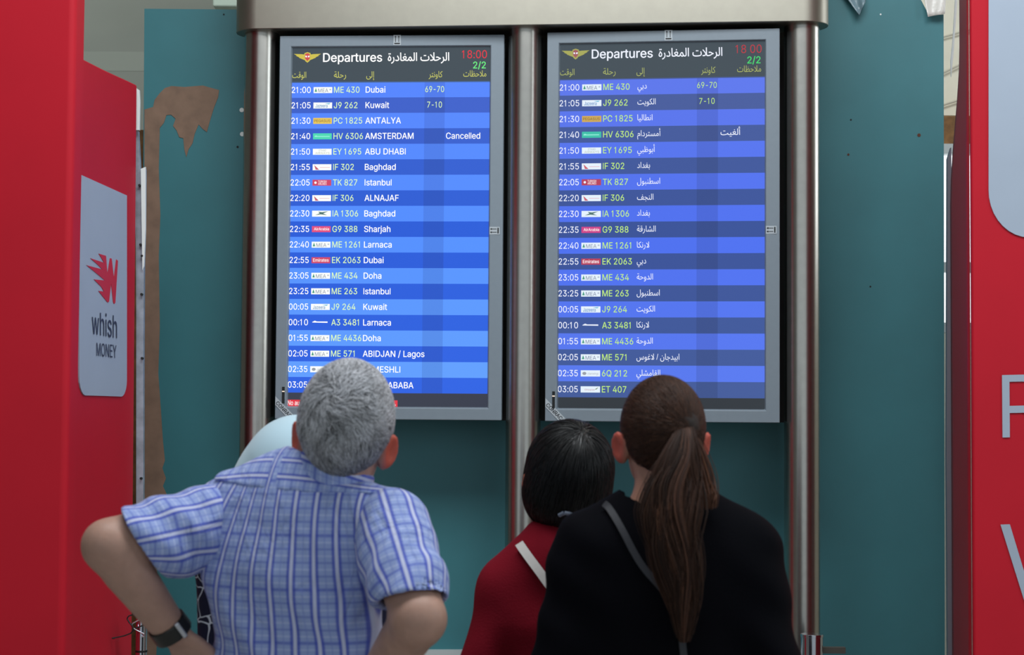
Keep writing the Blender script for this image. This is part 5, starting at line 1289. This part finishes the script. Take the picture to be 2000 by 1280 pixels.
# ------------------------------------------------------------------ the grey-haired man
def build_man():
    t = person_root('grey-haired person in a blue plaid shirt, hands on hips', un(580, 1200, 3.31)[0], 3.31)
    hd = Head(un(674, 859, 3.30), rad(-6), rad(14), rad(8), 1.0)
    Lw, Rw = un(336, 1233, 3.31), un(728, 1335, 3.24)
    fig = Fig(hd, un(632, 960, 3.31), un(446, 998, 3.37), un(212, 1066, 3.22), Lw, un(768, 1030, 3.24), un(818, 1210, 3.09), Rw,
              un(575, 1110, 3.31), un(582, 1270, 3.32), un(580, 1420, 3.32), None, rad(-16), (.152, .142, .158), .64, .0495,
              lh=(un(440, 1318, 3.36) - Lw, (.5, .1, -.9), 1), rh=(un(660, 1400, 3.32) - Rw, (-.6, .3, -.5), -1))
    fig.nr, fig.nd = .058, .062
    lo, hi = np.array([-.92, 2.95, 0.0]), np.array([-.05, 3.65, 1.76])
    V, F = net(fig.body, lo, hi, .0045)
    V = relax(V, F, 1, .3)
    col = hd.skin(V, srgb(176, 138, 122), srgb(196, 92, 74), srgb(165, 95, 88))
    mesh('body', V, F, SKIN, t, col=col)
    c0 = un(646, 946, 3.305); c1 = un(668, 884, 3.295)
    cax = (c1 - c0) / np.linalg.norm(c1 - c0)
    # shirt: body panel
    cut = un(580, 1420, 3.32)[2]
    yax = np.array([math.cos(fig.yaw), math.sin(fig.yaw), 0])

    def folds(P):
        x = (P - fig.chest) @ yax; z = P[:, 2] - fig.chest[2]
        f_ = .0035 * np.sin(38 * x + 9 * np.sin(5 * z) + 2) * np.clip(.5 - z * 3, 0, 1)
        f_ += .0030 * np.sin(60 * (z + .55 * x) + 3 * np.sin(20 * x)) * np.clip(-.02 - z, 0, .1) * 7
        f_ += .004 * np.exp(-((x + .01 + .03 * z) / .012) ** 2) * np.clip(z + .1, 0, .2) * 4
        f_ += .003 * np.sin(45 * (x * .8 + z * .6)) * np.clip(np.abs(x) - .09, 0, .1) * 10
        return 1.5 * f_

    def shirt(P):
        d = fig.torso(P, .010) - folds(P)
        q = P - fig.neckb
        d = smax(d, -seg(P, c0 - cax * .05, c0 + cax * .1, .070, .066), .006)
        return smax(d, cut - P[:, 2], .004)
    V, F = net(shirt, lo, hi, .0045)
    V = relax(V, F, 2, .4)
    x = (V - fig.chest) @ yax; z = V[:, 2] - fig.chest[2]
    left = np.clip(-(x - .01) / .10, 0, 1)
    u = x - left * (.42 * np.clip(z + .05, 0, 1) ** 1.5 * 1.6) + .05 * z * np.clip(x / .1, 0, 1)
    sh = mesh('shirt', V, F, PLAID, t, uv=np.stack([u, V[:, 2]], 1))
    # yoke
    seamz = lambda P: (un(590, 962, 3.2)[2]) + np.where((P - fig.chest) @ yax < 0, -.10, -.02) * ((P - fig.chest) @ yax) - 0.0

    def yoke(P):
        d = fig.torso(P, .0135)
        d = smax(d, -seg(P, c0 - cax * .05, c0 + cax * .1, .070, .066), .006)
        d = smax(d, seamz(P) - P[:, 2], .004)
        for a, b in ((fig.Ls, fig.Le), (fig.Rs, fig.Re)):
            ax_ = (fig.neckb - a); ax_[2] = 0; ax_ /= np.linalg.norm(ax_)
            d = smax(d, (a - P) @ ax_ - .012, .004)
        return d
    V, F = net(yoke, lo + (0, 0, 1.2), hi, .0045)
    V = relax(V, F, 2, .4)
    x = (V - fig.chest) @ yax
    y_ = (V - fig.chest) @ np.array([-math.sin(fig.yaw), math.cos(fig.yaw), 0])
    vv = V[:, 2] - seamz(V) + .45 * y_
    mesh('yoke', V, F, PLAID, sh, uv=np.stack([vv + .006, x], 1))
    # collar: stand and fall round the neck
    c0 = un(646, 946, 3.305); c1 = un(668, 884, 3.295)
    cax = (c1 - c0) / np.linalg.norm(c1 - c0)

    def collar(P):
        h = (P - c0) @ cax
        rr = np.linalg.norm(P - c0 - h[:, None] * cax, axis=1)
        back = -(P - c0)[:, 1]
        r0 = .073 - .20 * h
        r0 = r0 + .010 * np.clip((.012 - h) / .03, 0, 1) ** 2
        d = np.abs(rr - r0) - .005
        topz = .040 + .20 * np.clip(back, -.1, .1)
        d = smax(d, h - topz, .004)
        d = smax(d, -.020 - h, .004)
        return d * .8
    V, F = net(collar, c0 - .14, c0 + .14, .0035)
    V = relax(V, F, 1, .3)
    h = (V - c0) @ cax
    ang = np.arctan2((V - c0)[:, 0], -(V - c0)[:, 1])
    mesh('collar', V, F, PLAID, sh, uv=np.stack([h - .044 - .20 * np.clip(-(V - c0)[:, 1], -.1, .1) + .014, ang * .08], 1))

    # sleeves
    def sleeve(a, b, cutp, n, r0, r1, drop, name):
        n = n / np.linalg.norm(n)
        axv = (b - a) / np.linalg.norm(b - a)
        e1 = np.cross(axv, (0, 1, .2)); e1 /= np.linalg.norm(e1); e2 = np.cross(axv, e1)
        def f(P):
            s_ = (P - a) @ axv
            L = np.linalg.norm(b - a)
            tt = np.clip(s_ / L, 0, 1)
            w_ = .0035 * np.sin(s_ * 75 + 6 * ((P - a) @ e1) * 10) * np.clip(tt * 2, 0, 1)
            dd = seg(P, a, b + axv * .05, r0, r1)
            low = a + (b - a) * .55 + np.array(drop)
            dd = smin(dd, seg(P, a + np.array(drop) * .8, low, r0 * .80, r1 * .88), .05) - w_
            cavity = seg(P, a + (b - a) * .5, b + axv * .1, r1 * .90, r1 * .93)
            dd = smax(dd, -smax(cavity, -((P - a) @ axv - L * .45), .004), .004)
            return smax(dd, (P - cutp) @ n, .003)
        V, F = net(f, np.minimum(a, b) - .16, np.maximum(a, b) + .16, .0045)
        V = relax(V, F, 2, .4)
        s_ = (V - a) @ axv
        ang = np.arctan2((V - a) @ e2, (V - a) @ e1)
        mesh(name, V, F, PLAID, sh, uv=np.stack([ang * (r0 * .9), s_ + .01], 1))
    cp = un(290, 1080, 3.25)
    sleeve(fig.Ls + (.02, 0, -.012), fig.Le, cp, np.array([-.86, -.05, -.50]), .072, .060, (0, 0, -.022), 'sleeve')
    cp = un(800, 1168, 3.1)
    sleeve(fig.Rs + (-.004, 0, .0), fig.Re, cp, np.array([.10, -.30, -.93]), .066, .060, (-.004, 0, -.01), 'sleeve')
    # hair
    def H(p):
        q = p.copy(); q[:, 0] = q[:, 0] * (1 + 2.4 * np.clip(.015 - p[:, 2], 0, .07))
        return ell(q, (0, -.012, .040), (.0815, .105, .106))


    def keep(p):
        k = (p[:, 1] < .052 + .25 * np.clip(p[:, 2] - .05, 0, 1)) & (p[:, 2] > -.034 + .30 * np.clip(p[:, 1] + .085, 0, 1))
        ear = (np.abs(p[:, 0]) > .050) & (p[:, 1] > -.036) & (p[:, 2] < .026)
        return k & ~ear

    def cap(P):
        q = hd.loc(P)
        d = H(q) + .004 + .0018 * np.sin(q[:, 0] * 190 + 60 * q[:, 2]) * np.sin(q[:, 2] * 150 + 2)
        low = -(q[:, 2] + .036 - .30 * np.clip(q[:, 1] + .085, 0, 1))
        d = smax(d, low, .008)
        d = smax(d, q[:, 1] - .058 - .3 * np.clip(q[:, 2] - .06, 0, 1), .01)
        aq = q.copy(); aq[:, 0] = np.abs(aq[:, 0])
        d = smax(d, -ell(aq, (.088, -.002, -.012), (.036, .036, .046)), .006)
        return d
    V, F = net(cap, hd.o - .2, hd.o + .2, .004)
    q = hd.loc(V)
    dark = np.clip((-.0 - q[:, 2]) / .06, 0, 1)[:, None]
    hr = mesh('hair', V, F, HAIRB, t, col=(1 - dark) * np.array(srgb(128, 126, 130)) + dark * np.array(srgb(62, 62, 68)))
    R0 = roots_on(H, 9000, keep)
    wh = np.array([-.012, -.078, .095])

    def flow(p):
        d = p - wh
        d = d / (np.linalg.norm(d, axis=1, keepdims=True) + .01)
        sw = np.cross(np.array([0, -.6, .8]), d)
        f_ = d + .35 * sw
        f_[:, 2] -= .55 * np.clip((.09 - p[:, 2]) * 12, 0, 1)
        f_ += .35 * np.stack([np.sin(p[:, 2] * 70 + p[:, 1] * 30), 0 * p[:, 0], np.cos(p[:, 0] * 80)], 1)
        return f_
    paths = hair_flow(hd, H, R0, flow, 6, .0058, np.array([-.004, .0, .0025, .004, .005, .006]) + 0 * .0, .30)
    top = np.clip((R0[:, 2] + .01) / .10, 0, 1)
    g = rng.normal(0, .16, len(R0)) + .62 + .22 * top
    g = np.where(rng.random(len(R0)) < .22, g * .55, g)
    g = g * (1 + .22 * np.sin(R0[:, 0] * 95 + 30 * R0[:, 2]) * np.sin(R0[:, 2] * 80 + R0[:, 1] * 60))
    g = np.clip(g, .12, 1.0)
    dk = np.clip((.005 - R0[:, 2]) / .05, 0, 1) * .55
    g = g * (1 - dk)
    colr = np.stack([g * .80, g * .80, g * .835], 1) ** 1.2
    r = .00075 * np.array([1, 1, 1, .95, .8, .35])[None] * rng.uniform(.7, 1.25, (len(R0), 1))
    V, F, cc = strands(paths, r, colr)
    mesh('hair_strands', V, F, HAIR, hr, col=cc)
    # watch
    wax = (fig.Lw - fig.Le); wax /= np.linalg.norm(wax)
    wc = fig.Le + (fig.Lw - fig.Le) * .965
    e1 = np.cross(wax, (0, 1.0, 0)); e1 /= np.linalg.norm(e1); e2 = np.cross(wax, e1)

    def ring(P, r, w_, th, c=wc):
        s_ = (P - c) @ wax
        rr = np.linalg.norm(P - c - s_[:, None] * wax, axis=1)
        return np.maximum(np.abs(rr - r) - th, np.abs(s_) - w_)
    V, F = net(lambda P: smax(ring(P, .0345, .0150, .0022), -1 + 0 * P[:, 0], .001), wc - .06, wc + .06, .0022)
    wt = mesh('wristwatch', relax(V, F, 1, .3), F, mat('watch_band', srgb(22, 22, 20), .4), t)
    wt['label'] = 'black wristwatch with a pale metal clasp'
    vw = CAM - wc; vw -= wax * (vw @ wax); vw /= np.linalg.norm(vw)
    sdw = np.cross(wax, vw)
    CL = .36 if (sdw @ _u) > 0 else -.36

    def buckle(P):
        c = wc + (vw * .93 + sdw * CL) * .0365
        q = P - c
        lq = np.stack([q @ wax, q @ sdw, q @ vw], 1)
        return np.maximum(np.maximum(np.abs(lq[:, 0]) - .0155, np.abs(lq[:, 1]) - .0035), np.abs(lq[:, 2]) - .0028) - .001
    V, F = net(buckle, wc - .07, wc + .07, .0018)
    mesh('clasp', V, F, mat('watch_metal', srgb(190, 192, 200), .3, metal=.7), wt)
    trousers(t, fig)
    shoes(t, fig)
    return fig


build_man()


# ------------------------------------------------------------------ person in a pale hijab in front of the man
def build_hijab():
    t = person_root('person in a pale hijab and navy printed dress, mostly hidden by the plaid shirt', un(575, 1100, 3.85)[0], 3.85)
    hd = Head(un(588, 938, 3.85), rad(0), rad(16), rad(4), 1.0)
    Lw, Rw = un(520, 1330, 4.05), un(640, 1330, 4.05)
    fig = Fig(hd, un(580, 1040, 3.83), un(442, 1085, 3.86), un(436, 1300, 3.83), Lw, un(705, 1085, 3.86), un(720, 1300, 3.83), Rw,
              un(575, 1180, 3.84), un(575, 1330, 3.85), un(575, 1460, 3.85), None, 0, (.145, .135, .165), .66, .042,
              lh=((.3, .9, -.1), (0, -.2, -1), 1), rh=((-.3, .9, -.1), (0, -.2, -1), -1))
    lo, hi = np.array([-.80, 3.50, 0]), np.array([-.10, 4.35, 1.66])
    V, F = net(fig.body, lo, hi, .007)
    mesh('body', relax(V, F, 1), F, SKIN, t, col=hd.skin(V, srgb(196, 152, 130), srgb(196, 130, 110), srgb(165, 95, 88)))

    def dress(P):
        d = fig.torso(P, .014)
        for L in (True, False):
            d = smin(d, fig.arm_(P, L, .014), .015)
        hp = fig.hip
        sk = seg(flat(P, (hp[0], hp[1], 0), 0, .75), np.array([0, 0, hp[2]]), np.array([0, 0, .22]), .17, .25)
        d = smin(d, sk, .05) - .004 * np.sin(40 * P[:, 0] + 3) * np.clip(1.15 - P[:, 2], 0, 1)
        return smax(smax(d, .03 - P[:, 2], .006), (P[:, 1] - fig.Lw[1]) , .006)
    V, F = net(dress, lo, hi, .008)
    m = bpy.data.materials.new('navy_print')
    m.use_nodes = True
    nt = m.node_tree; p = nt.nodes['Principled BSDF']; p.inputs['Roughness'].default_value = .8; p.inputs['Specular IOR Level'].default_value = .2
    tc = nt.nodes.new('ShaderNodeTexCoord')
    no = nt.nodes.new('ShaderNodeTexNoise'); no.inputs['Scale'].default_value = 9; nt.links.new(tc.outputs['Object'], no.inputs['Vector'])
    mxv = nt.nodes.new('ShaderNodeMix'); mxv.data_type = 'VECTOR'; mxv.inputs['Factor'].default_value = .12
    nt.links.new(tc.outputs['Object'], mxv.inputs['A']); nt.links.new(no.outputs['Color'], mxv.inputs['B'])
    vo = nt.nodes.new('ShaderNodeTexVoronoi'); vo.feature = 'DISTANCE_TO_EDGE'; vo.inputs['Scale'].default_value = 20
    nt.links.new(mxv.outputs['Result'], vo.inputs['Vector'])
    rp_ = nt.nodes.new('ShaderNodeValToRGB'); rp_.color_ramp.elements[0].position = .018; rp_.color_ramp.elements[1].position = .034
    rp_.color_ramp.elements[0].color = (*srgb(190, 192, 205), 1); rp_.color_ramp.elements[1].color = (*srgb(20, 20, 44), 1)
    nt.links.new(vo.outputs['Distance'], rp_.inputs['Fac']); nt.links.new(rp_.outputs['Color'], p.inputs['Base Color'])
    mesh('dress', relax(V, F, 2), F, m, t)

    def hijab(P):
        q = hd.loc(P)
        d = ell(q, (-.004, -.014, .028), (.116, .118, .114))
        d = smin(d, ell(q, (-.012, -.02, -.05), (.138, .105, .105)), .06)
        g = q.copy()
        d = smin(d, ell(P, fig.neckb + (-.005, -.005, -.02), (.168, .12, .12)), .06)
        ph = np.arctan2(q[:, 0], -q[:, 1])
        w_ = np.clip((.075 - q[:, 2]) * 10, 0, 1)
        d -= .009 * np.sin(ph * 5 + q[:, 2] * 22 + 1.0) * w_
        d -= .008 * np.exp(-((ph + .55 + q[:, 2] * 3) / .10) ** 2) * w_
        d += .010 * np.exp(-((ph + .30 + q[:, 2] * 3.5) / .08) ** 2) * w_
        face = ell(q, (0, .13, -.005), (.062, .085, .082))
        return smax(d, -face, .012)
    V, F = net(hijab, hd.o - (.24, .22, .30), hd.o + (.24, .28, .2), .005)
    mesh('hijab', relax(V, F, 2), F, mat('pale_scarf_cloth', srgb(182, 208, 220), .8, spec=.2, sheen=.2), t)
    shoes(t, fig)


build_hijab()


# ------------------------------------------------------------------ person in red with a black bob
def build_red():
    def un(x, y, Y):
        return photo_point(x, y, Y + .22)
    t = person_root('person in a dark red top with a smooth black bob', un(1080, 1200, 3.8)[0], 4.02)
    hd = Head(un(1104, 942, 3.80), rad(15), rad(20), rad(5), 1.02)
    Lw, Rw = un(1010, 1380, 4.02), un(1150, 1380, 4.02)
    fig = Fig(hd, un(1092, 1050, 3.78), un(996, 1152, 3.80), un(936, 1330, 3.78), Lw, un(1215, 1120, 3.82), un(1250, 1320, 3.82), Rw,
              un(1090, 1215, 3.80), un(1090, 1370, 3.82), un(1090, 1480, 3.82), None, rad(3), (.135, .130, .155), .66, .042,
              lh=((.4, .9, 0), (0, -.2, -1), 1), rh=((-.4, .9, 0), (0, -.2, -1), -1))
    lo, hi = np.array([-.22, 3.70, 0]), np.array([.48, 4.60, 1.68])
    V, F = net(fig.body, lo, hi, .0055)
    mesh('body', relax(V, F, 1, .3), F, SKIN, t, col=hd.skin(V, srgb(176, 128, 108), srgb(180, 110, 90), srgb(150, 85, 80)))
    zc_ = fig.hip[2] - .05

    def top(P):
        d = fig.torso(P, .013)
        for L in (True, False):
            d = smin(d, fig.arm_(P, L, .016), .02)
        d = smin(d, seg(P, fig.neckb + (0, 0, -.03), fig.neckb + (.004, .008, .030), .066, .060), .03)
        x = P[:, 0] - fig.chest[0]; z = P[:, 2] - fig.chest[2]
        d -= .004 * np.sin(42 * (z - .7 * x) + 2 * np.sin(14 * x)) * np.clip(.12 - z, 0, .2) * 4
        d = smax(d, (P - (fig.neckb + (0, 0, .034))) @ np.array([0, .25, .97]), .004)
        return smax(smax(d, zc_ - P[:, 2], .004), P[:, 1] - fig.Lw[1] + .01, .004)
    V, F = net(top, lo, hi, .0055)
    mesh('top', relax(V, F, 2, .4), F, mat('dark_red_knit', srgb(120, 16, 32), .9, spec=.12, bump=.15, bscale=250, noise=.06, nscale=12), t)
    # bob
    def Hs(q):
        d = ell(q, (0, -.012, .036), (.092, .110, .104))
        lower = ell(q, (0, -.022, -.026), (.091, .094, .080))
        return smin(d, lower, .03)

    def bob(P):
        q = hd.loc(P)
        d = Hs(q) + .003
        d -= .0016 * np.sin(np.arctan2(q[:, 0], -q[:, 1]) * 46 + 8 * q[:, 2])
        aq = np.abs(q[:, 0])
        d = smax(d, q[:, 1] - .026 - .5 * np.clip(q[:, 2] - .045, 0, 1), .012)
        d = smax(d, -(q[:, 2] + .088 - .35 * np.clip(q[:, 1] + .06, 0, 1)), .012)
        return d
    V, F = net(bob, hd.o - .2, hd.o + .2, .004)
    hr = mesh('hair', V, F, mat('black_hair', srgb(7, 7, 9), .36, spec=.5), t)

    def keep(p):
        return (p[:, 1] < .02 + .5 * np.clip(p[:, 2] - .05, 0, 1)) & (p[:, 2] > -.03)
    R0 = roots_on(Hs, 4500, keep)
    wh = np.array([0, -.05, .145])

    def flow(p):
        d = p - wh; d /= np.linalg.norm(d, axis=1, keepdims=True)
        d[:, 2] -= .9
        return d
    paths = hair_flow(hd, Hs, R0, flow, 7, .011, np.array([-.002, 0, .001, .0015, .002, .002, .001]), .07)
    g = np.clip(rng.normal(.004, .002, (len(R0), 1)), .001, .012) * np.array([1, 1, 1.15])
    V, F, cc = strands(paths, .0007 * np.ones((len(R0), 7)) * np.array([1, 1, 1, 1, 1, .8, .4]), g)
    mesh('hair_strands', V, F, HAIR, hr, col=cc)
    # pale clip at the nape
    p = hd.wld((.010, -.112, -.070)); q = hd.wld((.040, -.106, -.066))
    m = MB(); m.tube([touch(lambda P: np.minimum(bob(P), top(P)), x_, y_, 3.6, 4.3, .006) for x_, y_ in ((1092, 1007), (1102, 1002), (1113, 1003), (1120, 1009))], .005, mat('pale_clip', srgb(120, 128, 145), .4), n=8)
    wrap(t, m).build('hair_clip', t)
    trousers(t, fig)
    shoes(t, fig)
    # white strap and its bag, a thing of its own
    bg = thing('crossbody_bag', 'white strap of a small bag across the dark red top', 'bag', tuple(push(top, fig.hip + (.20, .06, .0), .14)))
    W3 = [touch(top, x_, y_, 3.6, 4.3) for x_, y_ in ((1014, 1062), (1020, 1071), (1032, 1088), (1050, 1112), (1070, 1140), (1110, 1195), (1160, 1270), (1205, 1340))]
    e_ = np.array(bg.location) + (0, .0, .075)
    W3 += [push(top, W3[-1] + (e_ - W3[-1]) * q_, .014) for q_ in (.2, .4, .6, .8)] + [e_]
    ribbon(bg, W3, .0095, .0016, mat('white_strap', srgb(196, 190, 186), .7), 'strap', (0, -1, .1))
    m = MB(); m.box((-.02, -.06, -.12), (.05, .10, .06), mat('white_bag', srgb(190, 186, 182), .6)); m.build('bag_body', bg, bevel=.015, seg=3)


def ribbon(parent, pts, hw, th, mt, name, up):
    pts = [np.array(p) for p in pts]
    # smooth the path
    for _ in range(2):
        q = [pts[0]]
        for a, b in zip(pts[:-1], pts[1:]):
            q += [a * .75 + b * .25, a * .25 + b * .75]
        pts = q + [pts[-1]]
    vs, fs = [], []
    up = np.array(up, float)
    for i, p in enumerate(pts):
        d = pts[min(i + 1, len(pts) - 1)] - pts[max(i - 1, 0)]; d /= np.linalg.norm(d)
        sd_ = np.cross(d, up); sd_ /= np.linalg.norm(sd_); n = np.cross(sd_, d)
        for a, b in ((-1, -1), (1, -1), (1, 1), (-1, 1)):
            vs.append(p + sd_ * hw * a + n * th * b)
    for i in range(len(pts) - 1):
        for k in range(4):
            fs.append((i * 4 + k, i * 4 + (k + 1) % 4, i * 4 + 4 + (k + 1) % 4, i * 4 + 4 + k))
    m = MB(); m.add(vs, fs, mt)
    wrap(parent, m)
    return m.build(name, parent)


build_red()


# ------------------------------------------------------------------ person in black with a brown ponytail
def build_black():
    def un(x, y, Y):
        return photo_point(x, y, Y - .15)
    t = person_root('person in a loose black top with a long brown ponytail', un(1300, 1200, 3.5)[0], 3.37)
    hd = Head(un(1291, 864, 3.55), rad(4), rad(20), rad(0), .945)
    Lw, Rw = un(1180, 1400, 3.78), un(1420, 1400, 3.78)
    fig = Fig(hd, un(1300, 985, 3.53), un(1168, 1090, 3.52), un(1112, 1300, 3.50), Lw, un(1436, 1096, 3.52), un(1490, 1310, 3.48), Rw,
              un(1302, 1160, 3.53), un(1305, 1350, 3.54), un(1305, 1480, 3.54), None, 0, (.142, .138, .158), .64, .044,
              lh=((.4, .9, 0), (0, -.2, -1), 1), rh=((-.4, .9, 0), (0, -.2, -1), -1))
    fig.nr = .050
    lo, hi = np.array([-.03, 2.95, 0]), np.array([.64, 3.92, 1.76])
    V, F = net(fig.body, lo, hi, .0048)
    mesh('body', relax(V, F, 1, .3), F, SKIN, t, col=hd.skin(V, srgb(186, 138, 118), srgb(196, 92, 76), srgb(160, 90, 84)))

    def abaya(P):
        d = fig.torso(P, .016)
        for L in (True, False):
            d = smin(d, fig.arm_(P, L, .030), .05)
        hp = fig.hip
        q = flat(P, (hp[0], hp[1], 0), 0, .72)
        d = smin(d, seg(q, np.array([0, 0, hp[2] + .25]), np.array([0, 0, .2]), .19, .27), .06)
        x = P[:, 0] - fig.chest[0]; z = P[:, 2] - fig.chest[2]
        d -= .005 * np.sin(46 * x + 10 * z) * np.clip(-z + .02, 0, .2) * 4
        d -= .004 * np.sin(60 * (x * .6 + z)) * np.clip(np.abs(x) - .08, 0, .1) * 8
        d = smax(d, -smin(seg(P, fig.neckb + (-.01, -.01, .0), fig.neckb + (-.02, .0, .12), .068, .074), ell(P, fig.neckb + (0, .06, .02), (.075, .09, .05)), .01), .006)
        return smax(smax(d, .03 - P[:, 2], .006), P[:, 1] - fig.Lw[1] - .02, .006)
    V, F = net(abaya, lo - (.05, 0, 0), hi + (.05, 0, 0), .0055)
    mesh('abaya', relax(V, F, 2, .4), F, mat('black_cloth', srgb(8, 8, 13), .85, spec=.05, bump=.1, bscale=200), t)

    H = lambda p: ell(p, (0, -.012, .037), (.0810, .103, .0985))
    tie_px = un(1332, 838, 3.455)
    tie = hd.loc(tie_px[None])[0]

    def capf(P):
        q = hd.loc(P)
        d = H(q) + .002
        ang = q - tie
        d -= .0016 * np.sin(np.arctan2(ang[:, 0], ang[:, 2]) * 34 + 40 * np.linalg.norm(ang, axis=1))
        d = smin(d, ell(q, tie + np.array([0, .02, .0]), (.026, .026, .026)), .03)
        low = -(q[:, 2] + .040 - .55 * np.clip(q[:, 1] + .075, 0, 1))
        d = smax(d, low, .010)
        d = smax(d, q[:, 1] - .060 - .4 * np.clip(q[:, 2] - .07, 0, 1), .01)
        aq = q.copy(); aq[:, 0] = np.abs(aq[:, 0])
        return smax(d, -ell(aq, (.090, -.004, -.012), (.034, .030, .038)), .006)
    V, F = net(capf, hd.o - .2, hd.o + .2, .004)
    hr = mesh('hair', V, F, mat('brown_hair', srgb(40, 28, 24), .55, spec=.25), t)

    def keep(p):
        k = (p[:, 1] < .055 + .3 * np.clip(p[:, 2] - .06, 0, 1)) & (p[:, 2] > -.036 + .5 * np.clip(p[:, 1] + .075, 0, 1))
        return k & ~((np.abs(p[:, 0]) > .058) & (p[:, 1] > -.032) & (p[:, 2] < .022))
    R0 = roots_on(H, 6500, keep)

    def flow(p):
        d = tie - p
        return d / (np.linalg.norm(d, axis=1, keepdims=True) + 1e-6)
    paths = hair_flow(hd, H, R0, flow, 8, .008, np.array([-.002, 0, .001, .0015, .002, .002, .0015, .001]), .10)
    def tone(n):
        g = np.clip(rng.normal(1, .35, (n, 1)), .35, 2.2)
        warm = rng.random((n, 1))
        return .62 * g * (np.array(srgb(64, 44, 37)) * (1 - warm * .5) + warm * .5 * np.array(srgb(104, 66, 44)))
    V, F, cc = strands(paths, .0007 * np.ones((len(R0), 8)) * np.array([1, 1, 1, 1, 1, .9, .7, .3]), tone(len(R0)))
    mesh('hair_strands', V, F, HAIRW, hr, col=cc)
    # ponytail
    gd = [(1334, 828, 3.455, 14), (1335, 848, 3.43, 22), (1327, 890, 3.405, 36), (1312, 940, 3.385, 53), (1308, 1000, 3.365, 60), (1312, 1060, 3.355, 55), (1322, 1125, 3.35, 46), (1330, 1190, 3.35, 32), (1335, 1256, 3.35, 8)]
    G = np.array([un(a, b, c) for a, b, c, _ in gd]); Wd = np.array([w_ for *_, w_ in gd]) * .00072
    n, mm = 3600, 26
    tt = np.linspace(0, 1, mm)
    L = rng.uniform(.55, 1.0, n) ** .6
    T = tt[None] * L[:, None] * (len(gd) - 1)
    def interp(A):
        i = np.clip(np.floor(T).astype(int), 0, len(gd) - 2); f_ = T - i
        if A.ndim == 1:
            return A[i] * (1 - f_) + A[i + 1] * f_
        p0, p1, p2, p3 = A[np.maximum(i - 1, 0)], A[i], A[i + 1], A[np.minimum(i + 2, len(gd) - 1)]
        f_ = f_[..., None]
        return .5 * (2 * p1 + (p2 - p0) * f_ + (2 * p0 - 5 * p1 + 4 * p2 - p3) * f_ ** 2 + (3 * p1 - p0 - 3 * p2 + p3) * f_ ** 3)
    ctr, wd_ = interp(G), interp(Wd)
    lock = rng.integers(0, 44, n)
    lr = np.sqrt(rng.random(44)); la = rng.random(44) * 6.283
    u = lr[lock] * np.cos(la[lock]) + rng.normal(0, .16, n); v = lr[lock] * np.sin(la[lock]) + rng.normal(0, .14, n)
    ph = (rng.random(44) * 6.28)[lock][:, None]
    wave = .22 * np.sin(T * 1.5 + ph) * np.clip(T / 2, 0, 1)
    paths = ctr + np.stack([(u[:, None] + wave) * wd_, (v[:, None] * .55 + .5 * wave) * wd_, 0 * T], -1)
    lt = (np.clip(rng.normal(1.05, .55, 44), .4, 2.4))[lock][:, None]
    V, F, cc = strands(paths, (.0009 * np.ones((n, mm))) * np.linspace(1, .6, mm), tone(n) * lt)
    pt = mesh('ponytail', V, F, HAIRW, t, col=cc)
    pt['label'] = 'long brown ponytail gathered at the back of the head'
    # loose lock beside the neck
    n2 = 150
    gl = np.array([un(1352, 850, 3.47), un(1362, 900, 3.46), un(1374, 945, 3.45), un(1386, 970, 3.44), un(1388, 992, 3.44)])
    ts = np.linspace(0, 4, 12)
    base = np.stack([np.interp(ts, range(5), gl[:, i]) for i in range(3)], 1)
    sp_ = np.interp(ts, range(5), [.006, .008, .010, .010, .007])
    of = rng.normal(0, .8, (n2, 1, 3)) * np.array([1, .6, .3])
    paths = base[None] + of * sp_[None, :, None] + np.array([.010, 0, 0]) * np.sin(ts * 1.2)[None, :, None] * rng.random((n2, 1, 1))
    V, F, cc = strands(paths, np.full((n2, 12), .0008), tone(n2) * 2.4)
    mesh('loose_lock', V, F, HAIRW, t, col=cc)
    shoes(t, fig)
    # bag strap
    bg = thing('shoulder_bag', 'dark grey strap of a shoulder bag over the loose black top', 'bag', tuple(push(abaya, fig.hip + (.30, .06, .0), .14)))
    W3 = [touch(abaya, x_, y_, 2.9, 3.8) for x_, y_ in ((1180, 984), (1188, 990), (1204, 1015), (1220, 1044), (1238, 1080), (1258, 1112), (1286, 1142), (1314, 1176), (1330, 1225), (1336, 1290), (1350, 1345))]
    e_ = np.array(bg.location) + (0, .0, .095)
    W3 += [push(abaya, W3[-1] + (e_ - W3[-1]) * q_, .014) for q_ in (.2, .4, .6, .8)] + [e_]
    ribbon(bg, W3, .0062, .0014, mat('grey_strap', srgb(30, 30, 38), .6), 'strap', (0, -1, .1))
    m = MB(); m.box((-.02, -.06, -.12), (.06, .10, .08), mat('dark_bag', srgb(40, 40, 46), .6)); m.build('bag_body', bg, bevel=.015, seg=3)


build_black()
